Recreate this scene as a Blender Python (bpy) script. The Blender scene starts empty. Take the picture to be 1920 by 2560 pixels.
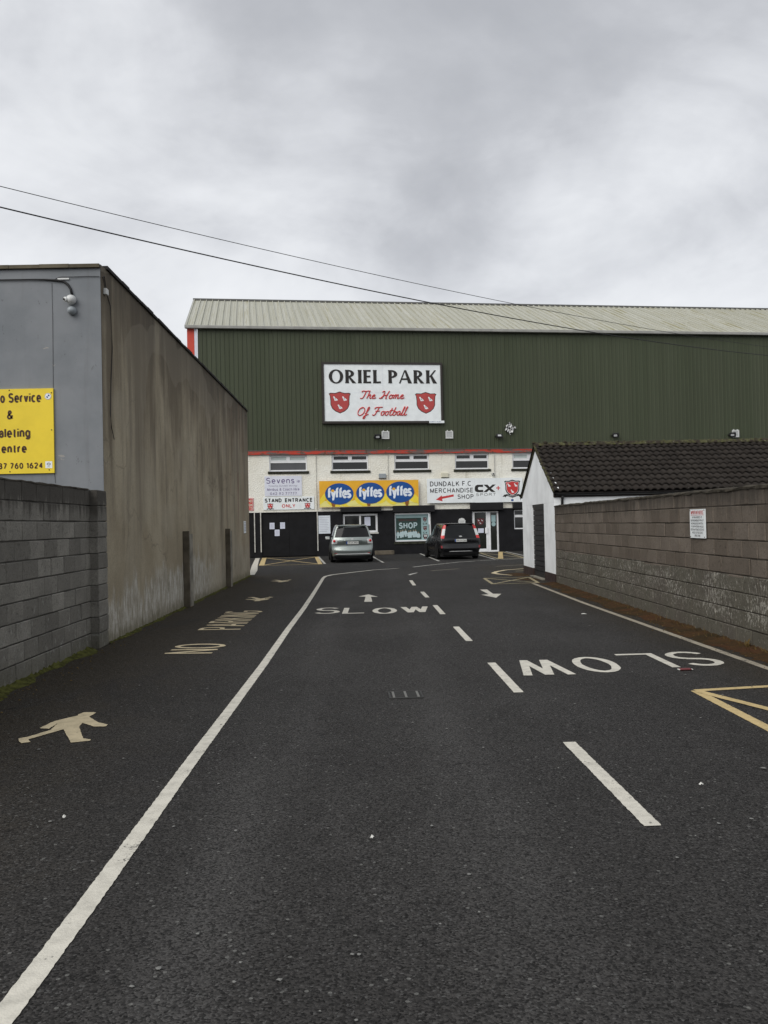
import bpy, bmesh, math, random
from mathutils import Matrix, Vector, Euler
R = math.radians
rnd = random.Random(7)
S = bpy.context.scene
COL = S.collection

# ------------------------------------------------------------------ camera
cd = bpy.data.cameras.new('camera'); cam = bpy.data.objects.new('camera', cd); COL.objects.link(cam)
cd.sensor_fit = 'VERTICAL'; cd.sensor_height = 36.0; cd.lens = 36.0 * 2200 / 2560
cd.clip_start = 0.05; cd.clip_end = 5000
CAMROT = Matrix.Rotation(R(-0.6), 4, 'Z') @ Matrix.Rotation(R(90.75), 4, 'X') @ Matrix.Rotation(R(-1.2), 4, 'Z')
cam.matrix_world = Matrix.Translation((0, 0, 1.63)) @ CAMROT
S.camera = cam
S.render.resolution_x = 768; S.render.resolution_y = 1024
S.view_settings.view_transform = 'Standard'; S.view_settings.look = 'None'
S.view_settings.gamma = 1.0; S.view_settings.use_curve_mapping = False
S.view_settings.exposure = 0.5

# ------------------------------------------------------------------ sky (overcast deck over a Nishita sky)
SUN_EL, SUN_AZ = 38.0, 218.0            # azimuth clockwise from +Y: behind the camera, to the left
W = bpy.data.worlds.new('World'); S.world = W; W.use_nodes = True
nt = W.node_tree; nt.nodes.clear(); N = nt.nodes.new; L = nt.links.new
out = N('ShaderNodeOutputWorld'); bg = N('ShaderNodeBackground'); bg.inputs['Strength'].default_value = 0.1
L(bg.outputs[0], out.inputs[0])
sky = N('ShaderNodeTexSky'); sky.sky_type = 'NISHITA'; sky.sun_disc = False
sky.sun_elevation = R(SUN_EL); sky.sun_rotation = R(SUN_AZ)
tc = N('ShaderNodeTexCoord'); sep = N('ShaderNodeSeparateXYZ'); L(tc.outputs['Generated'], sep.inputs[0])
def wm(op, a, b=None):
    m = N('ShaderNodeMath'); m.operation = op
    for i, v in enumerate((a, b)):
        if v is None: continue
        if isinstance(v, (int, float)): m.inputs[i].default_value = v
        else: L(v, m.inputs[i])
    return m.outputs[0]
zz = wm('ADD', wm('MAXIMUM', sep.outputs[2], 0.0), 0.42)
px = wm('DIVIDE', sep.outputs[0], zz); py = wm('DIVIDE', sep.outputs[1], zz)
cmb = N('ShaderNodeCombineXYZ'); L(px, cmb.inputs[0]); L(py, cmb.inputs[1]); cmb.inputs[2].default_value = 3.7
mp = N('ShaderNodeMapping'); mp.inputs['Location'].default_value = (4.9, 8.6, 0); mp.inputs['Rotation'].default_value = (0, 0, R(-28))
mp.inputs['Scale'].default_value = (1.0, 1.15, 1); L(cmb.outputs[0], mp.inputs[0])
def wnoise(scale, detail, rough, dist):
    n = N('ShaderNodeTexNoise'); n.inputs['Scale'].default_value = scale; n.inputs['Detail'].default_value = detail
    n.inputs['Roughness'].default_value = rough; n.inputs['Distortion'].default_value = dist
    L(mp.outputs[0], n.inputs['Vector']); return n.outputs['Fac']
n1 = wnoise(1.15, 6, 0.52, 0.5); n2 = wnoise(3.0, 6, 0.55, 0.5)
n3 = wnoise(6.5, 7, 0.58, 0.5)
mixn = wm('ADD', wm('MULTIPLY', n1, 0.64), wm('ADD', wm('MULTIPLY', n2, 0.27), wm('MULTIPLY', n3, 0.09)))
cr = N('ShaderNodeValToRGB'); cr.color_ramp.interpolation = 'B_SPLINE'
e = cr.color_ramp.elements
e[0].position = 0.36; e[0].color = (3.3, 3.4, 3.65, 1)
e[1].position = 0.62; e[1].color = (6.9, 7.02, 7.22, 1)
m = e.new(0.44); m.color = (4.1, 4.2, 4.45, 1)
m = e.new(0.49); m.color = (5.1, 5.22, 5.48, 1)
m = e.new(0.54); m.color = (5.95, 6.07, 6.3, 1)
for k in e: k.color = tuple(c * 0.096 for c in k.color[:3]) + (1,)
L(mixn, cr.inputs[0])
sc = N('ShaderNodeVectorMath'); sc.operation = 'SCALE'; sc.inputs['Scale'].default_value = 10.0; L(cr.outputs[0], sc.inputs[0])
mx = N('ShaderNodeMix'); mx.data_type = 'RGBA'; mx.inputs[0].default_value = 0.96
L(sky.outputs[0], mx.inputs[6]); L(sc.outputs[0], mx.inputs[7]); L(mx.outputs[2], bg.inputs[0])

# ------------------------------------------------------------------ sun behind the cloud deck
sl = bpy.data.lights.new('sun', 'SUN'); sl.energy = 1.5; sl.angle = R(50); sl.color = (1, 0.97, 0.92)
so = bpy.data.objects.new('sun', sl); COL.objects.link(so)
d = Vector((math.sin(R(SUN_AZ)) * math.cos(R(SUN_EL)), math.cos(R(SUN_AZ)) * math.cos(R(SUN_EL)), math.sin(R(SUN_EL))))
so.rotation_euler = d.to_track_quat('Z', 'Y').to_euler(); so.location = d * 60
S.render.engine = 'CYCLES'
try: S.cycles.max_bounces = 6
except Exception: pass

# ------------------------------------------------------------------ materials
class NT:
    def __init__(s, name):
        s.m = bpy.data.materials.new(name); s.m.use_nodes = True; s.t = s.m.node_tree
        s.b = s.t.nodes['Principled BSDF']
    def n(s, ty, **kw):
        x = s.t.nodes.new(ty)
        for k, v in kw.items(): setattr(x, k, v)
        return x
    def l(s, a, b): s.t.links.new(a, b)
    def setin(s, sock, v):
        if isinstance(v, (int, float)): sock.default_value = v
        elif isinstance(v, (tuple, list)): sock.default_value = tuple(v) + ((1,) if len(v) == 3 and sock.type == 'RGBA' else ())
        else: s.l(v, sock)
    def math(s, op, a, b=None, c=None, clamp=False):
        x = s.n('ShaderNodeMath', operation=op); x.use_clamp = clamp
        for i, v in enumerate((a, b, c)):
            if v is not None: s.setin(x.inputs[i], v)
        return x.outputs[0]
    def mix(s, f, a, b, mode='MIX'):
        x = s.n('ShaderNodeMix', data_type='RGBA', blend_type=mode)
        s.setin(x.inputs[0], f); s.setin(x.inputs[6], a); s.setin(x.inputs[7], b); return x.outputs[2]
    def pos(s): return s.n('ShaderNodeNewGeometry').outputs['Position']
    def obj(s): return s.n('ShaderNodeTexCoord').outputs['Object']
    def rand(s): return s.n('ShaderNodeObjectInfo').outputs['Random']
    def xyz(s, v):
        x = s.n('ShaderNodeSeparateXYZ'); s.l(v, x.inputs[0]); return x.outputs
    def vec(s, v, sc=(1, 1, 1), loc=(0, 0, 0), off=None):
        x = s.n('ShaderNodeMapping'); x.inputs['Scale'].default_value = sc; x.inputs['Location'].default_value = loc
        s.l(v, x.inputs[0])
        if off is None: return x.outputs[0]
        c = s.n('ShaderNodeCombineXYZ')
        for i in range(3): s.l(s.math('MULTIPLY', off, 40.0 + 13 * i), c.inputs[i])
        a = s.n('ShaderNodeVectorMath', operation='ADD'); s.l(x.outputs[0], a.inputs[0]); s.l(c.outputs[0], a.inputs[1])
        return a.outputs[0]
    def noise(s, v, scale, detail=4, rough=0.55, dist=0):
        x = s.n('ShaderNodeTexNoise'); x.inputs['Scale'].default_value = scale; x.inputs['Detail'].default_value = detail
        x.inputs['Roughness'].default_value = rough; x.inputs['Distortion'].default_value = dist; s.l(v, x.inputs['Vector'])
        return x.outputs['Fac']
    def voro(s, v, scale, out='Distance', feat='F1'):
        x = s.n('ShaderNodeTexVoronoi', feature=feat); x.inputs['Scale'].default_value = scale; s.l(v, x.inputs['Vector'])
        return x.outputs[out]
    def rng(s, f, a, b, c=0.0, d=1.0, smooth=True):
        x = s.n('ShaderNodeMapRange'); x.interpolation_type = 'SMOOTHSTEP' if smooth else 'LINEAR'
        s.setin(x.inputs[0], f)
        for i, v in zip((1, 2, 3, 4), (a, b, c, d)): s.setin(x.inputs[i], v)
        return x.outputs[0]
    def bump(s, h, strength, dist):
        x = s.n('ShaderNodeBump'); x.inputs['Strength'].default_value = strength; x.inputs['Distance'].default_value = dist
        s.l(h, x.inputs['Height']); s.l(x.outputs[0], s.b.inputs['Normal'])
    def done(s, col, rough=0.8, spec=0.4, metal=0.0):
        s.setin(s.b.inputs['Base Color'], col); s.setin(s.b.inputs['Roughness'], rough)
        s.b.inputs['Specular IOR Level'].default_value = spec; s.b.inputs['Metallic'].default_value = metal
        return s.m
def mul(c, k): return tuple(min(1, x * k) for x in c)
def simple(name, c, rough=0.7, spec=0.4, var=0.12, scale=6.0, bump=0.0, bscale=80.0, bdist=0.002, metal=0.0, world=True):
    t = NT(name); v = t.pos() if world else t.obj()
    n = t.noise(v, scale, 5, 0.6)
    col = t.mix(t.rng(n, 0.3, 0.7), mul(c, 1 - var), mul(c, 1 + var))
    if bump: t.bump(t.noise(v, bscale, 3, 0.6), bump, bdist)
    return t.done(col, rough, spec, metal)
MT = {}
# --- asphalt
def mk_asphalt():
    t = NT('asphalt'); p = t.pos(); x, y, z = t.xyz(p)
    cell = t.voro(p, 105, 'Color'); cs = t.n('ShaderNodeSeparateColor'); t.l(cell, cs.inputs[0])
    dist = t.voro(p, 105, 'Distance')
    cell2 = t.voro(p, 38, 'Color'); cs2 = t.n('ShaderNodeSeparateColor'); t.l(cell2, cs2.inputs[0])
    big = t.noise(p, 0.35, 5, 0.6); med = t.noise(p, 2.2, 5, 0.65); fine = t.noise(p, 22, 3, 0.6)
    base = t.mix(t.rng(big, 0.3, 0.7), (0.0215, 0.0203, 0.0192), (0.0320, 0.0305, 0.0292))
    base = t.mix(t.rng(med, 0.35, 0.7, 0, 0.5), base, (0.0235, 0.0224, 0.0214))
    # wheel-worn band paler, gutter dirt browner
    left = t.rng(t.math('ADD', x, t.math('MULTIPLY', med, 1.6)), -3.3, -0.3, 1, 0)
    right = t.rng(t.math('ADD', x, t.math('MULTIPLY', med, -1.2)), 2.5, 3.6, 0, 1)
    dirt = t.math('MULTIPLY', t.math('MAXIMUM', t.math('MULTIPLY', left, 0.95), t.math('MULTIPLY', right, 0.6)), t.rng(y, 30, 34, 1, 0.25))
    base = t.mix(dirt, base, (0.0265, 0.0210, 0.0130))
    trk = t.math('ADD', t.rng(t.math('ABSOLUTE', t.math('ADD', x, 0.75)), 0.0, 0.42, 1, 0), t.rng(t.math('ABSOLUTE', t.math('SUBTRACT', x, 0.55)), 0.0, 0.42, 1, 0))
    trk = t.math('MULTIPLY', trk, t.rng(t.noise(t.vec(p, (1.2, 0.16, 1)), 1.0, 5, 0.6), 0.35, 0.62))
    base = t.mix(t.math('MULTIPLY', trk, 0.65), base, (0.044, 0.0425, 0.041))
    damp = t.rng(t.noise(t.vec(p, (0.9, 0.30, 1), (7, 3, 0)), 1.0, 5, 0.62, 0.5), 0.52, 0.66)
    base = t.mix(t.math('MULTIPLY', damp, 0.6), base, (0.0185, 0.0175, 0.0166))
    park = t.rng(t.math('ADD', t.math('SUBTRACT', y, t.math('MULTIPLY', x, 0.55)), t.math('MULTIPLY', med, 0.8)), 31.6, 31.9)
    base = t.mix(t.math('MULTIPLY', park, 0.55), base, (0.026, 0.026, 0.026))
    spk = t.rng(cs.outputs[0], 0.0, 1.0, 0.30, 1.95, False)
    gain = t.n('ShaderNodeVectorMath', operation='SCALE'); t.l(base, gain.inputs[0]); t.l(spk, gain.inputs['Scale'])
    worn = t.rng(t.noise(t.vec(p, (1, 0.35, 1)), 1.1, 4, 0.6), 0.42, 0.7)
    chips = t.math('MULTIPLY', t.math('GREATER_THAN', cs.outputs[1], t.rng(worn, 0, 1, 0.972, 0.915, False)), 0.75)
    col = t.mix(chips, gain.outputs[0], (0.085, 0.084, 0.081))
    chips2 = t.math('MULTIPLY', t.math('GREATER_THAN', cs2.outputs[2], 0.988), t.math('LESS_THAN', t.voro(p, 38), 0.3))
    col = t.mix(t.math('MULTIPLY', chips2, 0.7), col, (0.15, 0.15, 0.14))
    cw = t.n('ShaderNodeTexVoronoi', feature='DISTANCE_TO_EDGE'); cw.inputs['Scale'].default_value = 0.28
    wob = t.n('ShaderNodeVectorMath', operation='ADD'); nz = t.n('ShaderNodeTexNoise'); nz.inputs['Scale'].default_value = 1.8; nz.inputs['Detail'].default_value = 6; t.l(p, nz.inputs['Vector'])
    t.l(p, wob.inputs[0]); t.l(nz.outputs['Color'], wob.inputs[1]); t.l(wob.outputs[0], cw.inputs['Vector'])
    crack = t.math('MULTIPLY', t.rng(cw.outputs['Distance'], 0.0012, 0.0035, 1, 0), t.rng(t.noise(p, 0.5, 3), 0.5, 0.6))
    col = t.mix(t.math('MULTIPLY', crack, 0.8), col, (0.006, 0.006, 0.006))
    h = t.math('ADD', t.math('MULTIPLY', dist, -1.0), t.math('MULTIPLY', fine, 0.5))
    t.bump(h, 0.7, 0.006)
    return t.done(col, t.rng(cs.outputs[2], 0, 1, 0.6, 0.95, False), 0.16)
MT['asphalt'] = mk_asphalt()
# --- road paint (worn through to the stone in spots)
def mk_paint(name, c, wear, dirt):
    t = NT(name); p = t.pos()
    n = t.noise(p, 3.0, 6, 0.7); f = t.noise(p, 60, 4, 0.7); s = t.voro(p, 105, 'Distance')
    wearm = t.rng(t.math('ADD', t.math('MULTIPLY', n, 0.6), t.math('MULTIPLY', f, 0.4)), wear, wear + 0.06)
    col = t.mix(t.rng(t.noise(p, 9, 5, 0.65), 0.35, 0.75, 0, dirt), c, mul(c, 0.62))
    col = t.mix(wearm, col, (0.05, 0.048, 0.045))
    t.bump(t.math('ADD', s, f), 0.35, 0.004)
    return t.done(col, 0.75, 0.35)
MT['paint'] = mk_paint('road_paint_white', (0.60, 0.575, 0.50), 0.575, 0.75)
MT['paint_far'] = mk_paint('road_paint_worn_white', (0.50, 0.49, 0.45), 0.53, 0.7)
MT['yellow'] = mk_paint('road_paint_yellow', (0.56, 0.43, 0.21), 0.58, 0.7)
MT['yellow_old'] = mk_paint('road_paint_old_yellow', (0.36, 0.31, 0.19), 0.54, 0.7)
MT['cream'] = mk_paint('road_paint_cream', (0.58, 0.49, 0.32), 0.58, 0.7)
MT['edge_line'] = mk_paint('road_paint_dirty_edge', (0.36, 0.32, 0.25), 0.56, 0.8)
# --- rendered alley wall
def mk_render():
    t = NT('weathered_render'); p = t.pos(); x, y, z = t.xyz(p)
    streak = t.noise(t.vec(p, (1.0, 0.85, 0.22)), 1.0, 7, 0.66, 0.7); streak2 = t.noise(t.vec(p, (1.0, 3.0, 0.26)), 1.0, 6, 0.66, 0.8)
    blot = t.noise(p, 0.9, 5, 0.6); fine = t.noise(p, 45, 4, 0.7)
    col = t.mix(t.rng(blot, 0.3, 0.7), (0.295, 0.250, 0.172), (0.410, 0.360, 0.262))
    zz = t.rng(z, 1.2, 5.4, 0.0, 1.0, False)
    dm = t.math('ADD', t.math('MULTIPLY', streak, 0.62), t.math('ADD', t.math('MULTIPLY', streak2, 0.38), t.math('MULTIPLY', zz, 0.20)))
    col = t.mix(t.math('MULTIPLY', t.rng(dm, 0.50, 0.72), 0.82), col, (0.115, 0.092, 0.064))
    top = t.rng(t.math('ADD', z, t.math('MULTIPLY', streak2, 1.5)), 4.85, 6.7)
    col = t.mix(t.math('MULTIPLY', top, 0.8), col, (0.048, 0.040, 0.033))
    red = t.math('MULTIPLY', t.rng(y, 22.5, 25.5), t.rng(t.noise(t.vec(p, (1, 6.0, 0.22), (3, 1, 7)), 1.0, 4, 0.55), 0.57, 0.66))
    col = t.mix(t.math('MULTIPLY', red, 0.75), col, (0.22, 0.115, 0.080))
    ef = t.math('ADD', t.rng(y, 12.5, 17, 0.62, 0.95), t.math('ADD', t.math('MULTIPLY', t.math('SUBTRACT', t.noise(t.vec(p, (1, 1.6, 0.6)), 1.0, 4, 0.6, 0.8), 0.5), 1.7), t.math('MULTIPLY', t.math('SUBTRACT', t.noise(t.vec(p, (1, 11, 2.2)), 1.0, 6, 0.7), 0.5), 0.75)))
    ef = t.math('MULTIPLY', t.rng(t.math('SUBTRACT', ef, z), -0.10, 0.20), t.rng(y, 19.5, 23, 1, 0.25))
    efc = t.mix(t.rng(t.noise(t.vec(p, (1, 5, 1.2)), 3.0, 6, 0.7), 0.38, 0.68), (0.30, 0.275, 0.22), (0.68, 0.665, 0.61))
    col = t.mix(t.math('MULTIPLY', ef, 0.85), col, efc)
    moss = t.math('MULTIPLY', t.rng(t.math('ADD', z, t.math('MULTIPLY', t.noise(p, 6, 4), 0.4)), 0.22, 0.48, 1, 0), 0.65)
    col = t.mix(moss, col, (0.105, 0.092, 0.042))
    col = t.mix(t.rng(fine, 0.35, 0.65, 0.0, 0.30), col, (0.10, 0.088, 0.066))
    cv = t.n('ShaderNodeTexVoronoi', feature='DISTANCE_TO_EDGE'); cv.inputs['Scale'].default_value = 0.33
    wv = t.n('ShaderNodeVectorMath', operation='ADD'); nz = t.n('ShaderNodeTexNoise'); nz.inputs['Scale'].default_value = 1.1; nz.inputs['Detail'].default_value = 7; t.l(p, nz.inputs['Vector'])
    t.l(p, wv.inputs[0]); t.l(nz.outputs['Color'], wv.inputs[1]); t.l(wv.outputs[0], cv.inputs['Vector'])
    crack = t.math('MULTIPLY', t.rng(cv.outputs['Distance'], 0.002, 0.006, 1, 0), t.rng(t.noise(p, 0.4, 2), 0.46, 0.56))
    col = t.mix(t.math('MULTIPLY', crack, 0.28), col, (0.05, 0.04, 0.03))
    pt = t.rng(t.noise(t.vec(p, (1, 0.45, 0.7), (2, 8, 5)), 1.0, 2, 0.4), 0.56, 0.575)
    col = t.mix(t.math('MULTIPLY', pt, 0.22), col, (0.30, 0.27, 0.21))
    t.bump(t.math('ADD', fine, t.math('MULTIPLY', blot, 2.0)), 0.5, 0.006)
    return t.done(col, 0.9, 0.25)
MT['render'] = mk_render()
def mk_greywall():
    t = NT('painted_grey_render'); p = t.pos()
    b = t.noise(p, 1.3, 5, 0.6); st = t.noise(t.vec(p, (4, 1, 0.25)), 1.2, 5, 0.6); f = t.noise(p, 60, 4, 0.65)
    col = t.mix(t.rng(b, 0.3, 0.7), (0.172, 0.186, 0.200), (0.222, 0.234, 0.248))
    col = t.mix(t.rng(st, 0.52, 0.75, 0, 0.35), col, (0.12, 0.12, 0.12))
    sc = t.math('MULTIPLY', t.rng(t.noise(t.vec(p, (3, 1, 1.6)), 4.0, 5, 0.72, 0.6), 0.63, 0.66), t.rng(t.noise(p, 0.8, 2), 0.45, 0.6))
    col = t.mix(t.math('MULTIPLY', sc, 0.8), col, (0.07, 0.07, 0.07))
    pl = t.rng(t.noise(t.vec(p, (1, 1, 2), (5, 2, 9)), 3.0, 4, 0.6), 0.70, 0.715)
    col = t.mix(pl, col, (0.30, 0.29, 0.27))
    t.bump(t.math('ADD', f, t.math('MULTIPLY', b, 3)), 0.35, 0.004)
    return t.done(col, 0.75, 0.3)
MT['grey'] = mk_greywall()
# --- concrete blocks
def mk_block(name, c1, c2, parge):
    t = NT(name); p = t.pos(); x, y, z = t.xyz(p); r = t.rand()
    g = t.noise(p, 55, 4, 0.75); m_ = t.noise(p, 2.0, 5, 0.6); st = t.noise(t.vec(p, (1, 9, 0.9)), 1.0, 5, 0.65)
    col = t.mix(r, c1, c2)
    col = t.mix(t.rng(m_, 0.3, 0.7, 0, 0.5), col, mul(c1, 0.72))
    if parge:
        lowm = t.rng(t.math('ADD', z, t.math('MULTIPLY', t.math('SUBTRACT', r, 0.5), 0.05)), 0.865, 0.885, 1, 0)
        low = t.mix(t.noise(p, 3.2, 5, 0.6), (0.085, 0.080, 0.062), (0.165, 0.155, 0.124))
        low = t.mix(t.rng(t.noise(p, 1.1, 3), 0.45, 0.7, 0, 0.6), low, (0.115, 0.100, 0.086))
        fl = t.noise(t.vec(p, (1, 48, 20)), 1.0, 4, 0.6, 0.3); where = t.math('MULTIPLY', t.rng(z, 0.18, 0.4), t.rng(t.noise(t.vec(p, (1, 1, 1.5)), 1.3, 4), 0.28, 0.66))
        where = t.math('MULTIPLY', where, t.rng(y, 9, 20, 1, 0.55))
        spl = t.rng(t.math('ADD', fl, t.math('MULTIPLY', where, 0.13)), 0.635, 0.66)
        low = t.mix(t.math('MULTIPLY', spl, 0.58), low, (0.62, 0.60, 0.53))
        col = t.mix(lowm, col, low)
        sp = t.rng(t.noise(t.vec(p, (1, 1, 1), (9, 9, 9)), 34, 3, 0.6), 0.73, 0.76)
        col = t.mix(t.math('MULTIPLY', sp, 0.55), col, (0.34, 0.32, 0.29))
    else:
        sp = t.rng(t.math('ADD', t.noise(t.vec(p, (1, 12, 7)), 1.0, 5, 0.65), t.rng(z, 0.0, 1.5, 0.10, -0.03, False)), 0.64, 0.71)
        col = t.mix(t.math('MULTIPLY', sp, 0.5), col, (0.40, 0.40, 0.37))
        grn = t.rng(t.math('ADD', z, t.math('MULTIPLY', m_, 0.5)), 0.25, 0.6, 1, 0)
        col = t.mix(t.math('MULTIPLY', grn, 0.35), col, (0.09, 0.09, 0.045))
    drip = t.rng(t.math('ADD', z, t.math('MULTIPLY', st, 0.75)), 1.98 if parge else 2.16, 2.38)
    col = t.mix(t.math('MULTIPLY', drip, 0.85), col, (0.045, 0.040, 0.034))
    col = t.mix(t.rng(g, 0.3, 0.7, 0.0, 0.5), col, mul(c1, 0.38))
    pit = t.rng(t.noise(p, 26, 5, 0.7), 0.56, 0.70)
    col = t.mix(t.math('MULTIPLY', pit, 0.45), col, mul(c1, 0.45))
    t.bump(t.math('SUBTRACT', g, t.math('MULTIPLY', pit, 0.8)), 0.9, 0.010)
    return t.done(col, 0.92, 0.2)
MT['block_r'] = mk_block('brown_concrete_block', (0.142, 0.117, 0.093), (0.236, 0.200, 0.165), True)
MT['block_l'] = mk_block('grey_concrete_block', (0.190, 0.180, 0.158), (0.345, 0.330, 0.290), False)
MT['mortar_r'] = simple('dark_mortar', (0.050, 0.043, 0.036), 0.95, 0.1, 0.3, 4, 0.6, 60, 0.004)
MT['mortar_l'] = simple('grey_mortar', (0.060, 0.057, 0.052), 0.95, 0.1, 0.35, 4, 0.6, 60, 0.004)
MT['cap'] = simple('mossy_mortar_capping', (0.050, 0.044, 0.034), 0.95, 0.1, 0.5, 9, 0.8, 40, 0.01)
# --- stand
def mk_roughcast():
    t = NT('white_roughcast'); p = t.pos(); x, y, z = t.xyz(p)
    rc = t.noise(p, 14, 5, 0.7); pits = t.voro(p, 16); b = t.noise(p, 0.8, 5, 0.6); st = t.noise(t.vec(p, (3.5, 3.5, 0.3)), 1.0, 5, 0.65)
    col = t.mix(t.rng(b, 0.3, 0.7), (0.76, 0.735, 0.64), (0.84, 0.83, 0.755))
    col = t.mix(t.rng(st, 0.56, 0.76, 0, 0.55), col, (0.33, 0.31, 0.23))
    dots = t.rng(t.noise(p, 26, 4, 0.7), 0.64, 0.72, 0, 0.5)
    col = t.mix(t.math('MULTIPLY', dots, t.rng(b, 0.42, 0.65)), col, (0.22, 0.21, 0.17))
    t.bump(t.math('ADD', rc, t.math('MULTIPLY', pits, 0.6)), 0.75, 0.03)
    return t.done(col, 0.9, 0.2)
MT['roughcast'] = mk_roughcast()
MT['black_wall'] = simple('black_painted_render', (0.0085, 0.0085, 0.010), 0.72, 0.22, 0.3, 2.5, 0.5, 30, 0.006)
MT['black_door'] = simple('black_painted_steel', (0.0075, 0.0075, 0.0085), 0.62, 0.22, 0.25, 3.0)
MT['black_gloss'] = simple('black_shutter_box', (0.010, 0.010, 0.011), 0.5, 0.3, 0.25, 3.0)
def mk_green():
    t = NT('green_cladding'); p = t.pos(); st = t.noise(t.vec(p, (3, 3, 0.12)), 1.0, 5, 0.6); b = t.noise(p, 0.25, 4, 0.55)
    col = t.mix(t.rng(st, 0.3, 0.7), (0.044, 0.055, 0.028), (0.056, 0.069, 0.038))
    col = t.mix(t.rng(b, 0.35, 0.7, 0, 0.5), col, (0.048, 0.055, 0.032))
    col = t.mix(t.math('MULTIPLY', t.rand(), 0.28), col, (0.072, 0.080, 0.050))
    return t.done(col, 0.55, 0.35)
MT['green'] = mk_green()
def mk_roof():
    t = NT('algae_streaked_roof_sheet'); o = t.obj(); r = t.rand()
    v = t.vec(o, (9, 0.30, 1), (0, 0, 0), r); st = t.noise(v, 1.0, 5, 0.62)
    v2 = t.vec(o, (16, 1.2, 1), (4, 0, 0), r); st2 = t.noise(v2, 1.0, 4, 0.6)
    col = t.mix(r, (0.37, 0.37, 0.31), (0.44, 0.44, 0.385))
    al = t.math('MULTIPLY', t.rng(st, 0.45, 0.68), t.rng(r, 0.25, 1.0, 0.25, 0.95))
    col = t.mix(t.math('MULTIPLY', al, 0.85), col, (0.27, 0.25, 0.135))
    col = t.mix(t.rng(st2, 0.58, 0.75, 0, 0.5), col, (0.20, 0.19, 0.14))
    return t.done(col, 0.6, 0.35)
MT['roof'] = mk_roof()
MT['gutter'] = simple('grey_gutter', (0.30, 0.30, 0.28), 0.55, 0.4, 0.12, 2)
MT['ridge'] = simple('dark_ridge_flashing', (0.10, 0.10, 0.095), 0.6, 0.4)
MT['red_panel'] = simple('red_sheet', (0.56, 0.070, 0.045), 0.55, 0.35, 0.06, 1)
def mk_redstrip():
    t = NT('peeling_red_fascia'); p = t.pos(); n = t.noise(t.vec(p, (0.8, 0.8, 5)), 1.6, 6, 0.68)
    col = t.mix(t.rng(n, 0.47, 0.56), (0.46, 0.055, 0.035), (0.13, 0.105, 0.095))
    col = t.mix(t.rng(t.noise(p, 5, 4), 0.58, 0.66, 0, 0.8), col, (0.11, 0.055, 0.03))
    return t.done(col, 0.75, 0.3)
MT['red_strip'] = mk_redstrip()
MT['upvc'] = simple('white_upvc', (0.80, 0.81, 0.82), 0.4, 0.45, 0.05, 4)
MT['white_pipe'] = simple('off_white_pipe', (0.52, 0.51, 0.47), 0.5, 0.4, 0.15, 5)
MT['sill'] = simple('mossy_dark_sill', (0.030, 0.031, 0.022), 0.85, 0.2, 0.4, 8)
MT['black_plastic'] = simple('black_plastic', (0.014, 0.014, 0.015), 0.5, 0.4, 0.2, 8)
def mk_glass(name, c, rough=0.06):
    t = NT(name); p = t.pos(); n = t.noise(p, 1.5, 3)
    return t.done(t.mix(n, mul(c, 0.7), mul(c, 1.3)), rough, 0.55)
MT['glass'] = mk_glass('dark_window_glass', (0.012, 0.013, 0.013))
MT['glass_grey'] = mk_glass('grey_window_glass', (0.075, 0.075, 0.08))
MT['glass_pale'] = mk_glass('pale_window_glass', (0.46, 0.52, 0.50), 0.25)  # pale tone for the upper panes of some windows
MT['door_glass'] = mk_glass('door_glass', (0.014, 0.016, 0.012), 0.08)
# --- shed
MT['white_wall'] = simple('white_painted_plaster', (0.82, 0.845, 0.855), 0.8, 0.25, 0.09, 1.6, 0.3, 20, 0.006)
MT['plinth'] = simple('brown_plinth', (0.045, 0.030, 0.026), 0.85, 0.2, 0.3, 6)
def mk_tile():
    t = NT('dark_concrete_roof_tile'); p = t.pos(); r = t.rand()
    g = t.noise(p, 60, 4, 0.7); b = t.noise(p, 3, 5, 0.6)
    col = t.mix(r, (0.022, 0.0185, 0.016), (0.034, 0.029, 0.025))
    col = t.mix(t.rng(b, 0.4, 0.7, 0, 0.5), col, (0.036, 0.029, 0.024))
    col = t.mix(t.rng(t.noise(p, 9, 4, 0.6), 0.72, 0.76, 0, 0.7), col, (0.17, 0.16, 0.14))
    col = t.mix(t.rng(g, 0.35, 0.7, 0, 0.5), col, (0.016, 0.014, 0.012))
    t.bump(g, 0.5, 0.005); return t.done(col, 0.9, 0.2)
MT['tile'] = mk_tile()
def mk_mossy():
    t = NT('mossy_ridge_mortar'); p = t.pos()
    col = t.mix(t.rng(t.noise(p, 8, 5, 0.65), 0.42, 0.62), (0.040, 0.033, 0.026), (0.085, 0.085, 0.040))
    col = t.mix(t.rng(t.noise(p, 22, 4), 0.62, 0.7, 0, 0.7), col, (0.2, 0.2, 0.15))
    t.bump(t.noise(p, 25, 5, 0.7), 1.0, 0.03); return t.done(col, 0.95, 0.1)
MT['mossy'] = mk_mossy()
MT['fascia'] = simple('dark_brown_fascia', (0.022, 0.016, 0.014), 0.6, 0.3, 0.3, 5)
def mk_rustmoss():
    t = NT('rust_brown_moss'); p = t.pos(); n = t.noise(p, 2.5, 5, 0.65); f = t.noise(p, 30, 4, 0.7)
    col = t.mix(t.rng(n, 0.35, 0.65), (0.038, 0.027, 0.013), (0.074, 0.039, 0.017))
    col = t.mix(t.rng(t.noise(p, 1.3, 3), 0.5, 0.7, 0, 0.6), col, (0.088, 0.036, 0.018))
    col = t.mix(t.rng(f, 0.4, 0.7, 0, 0.6), col, (0.025, 0.018, 0.010))
    t.bump(f, 1.0, 0.015); return t.done(col, 0.95, 0.1)
MT['rustmoss'] = mk_rustmoss()
MT['greenmoss'] = simple('green_moss', (0.060, 0.062, 0.016), 0.95, 0.1, 0.5, 12, 1.0, 40, 0.01)
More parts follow.
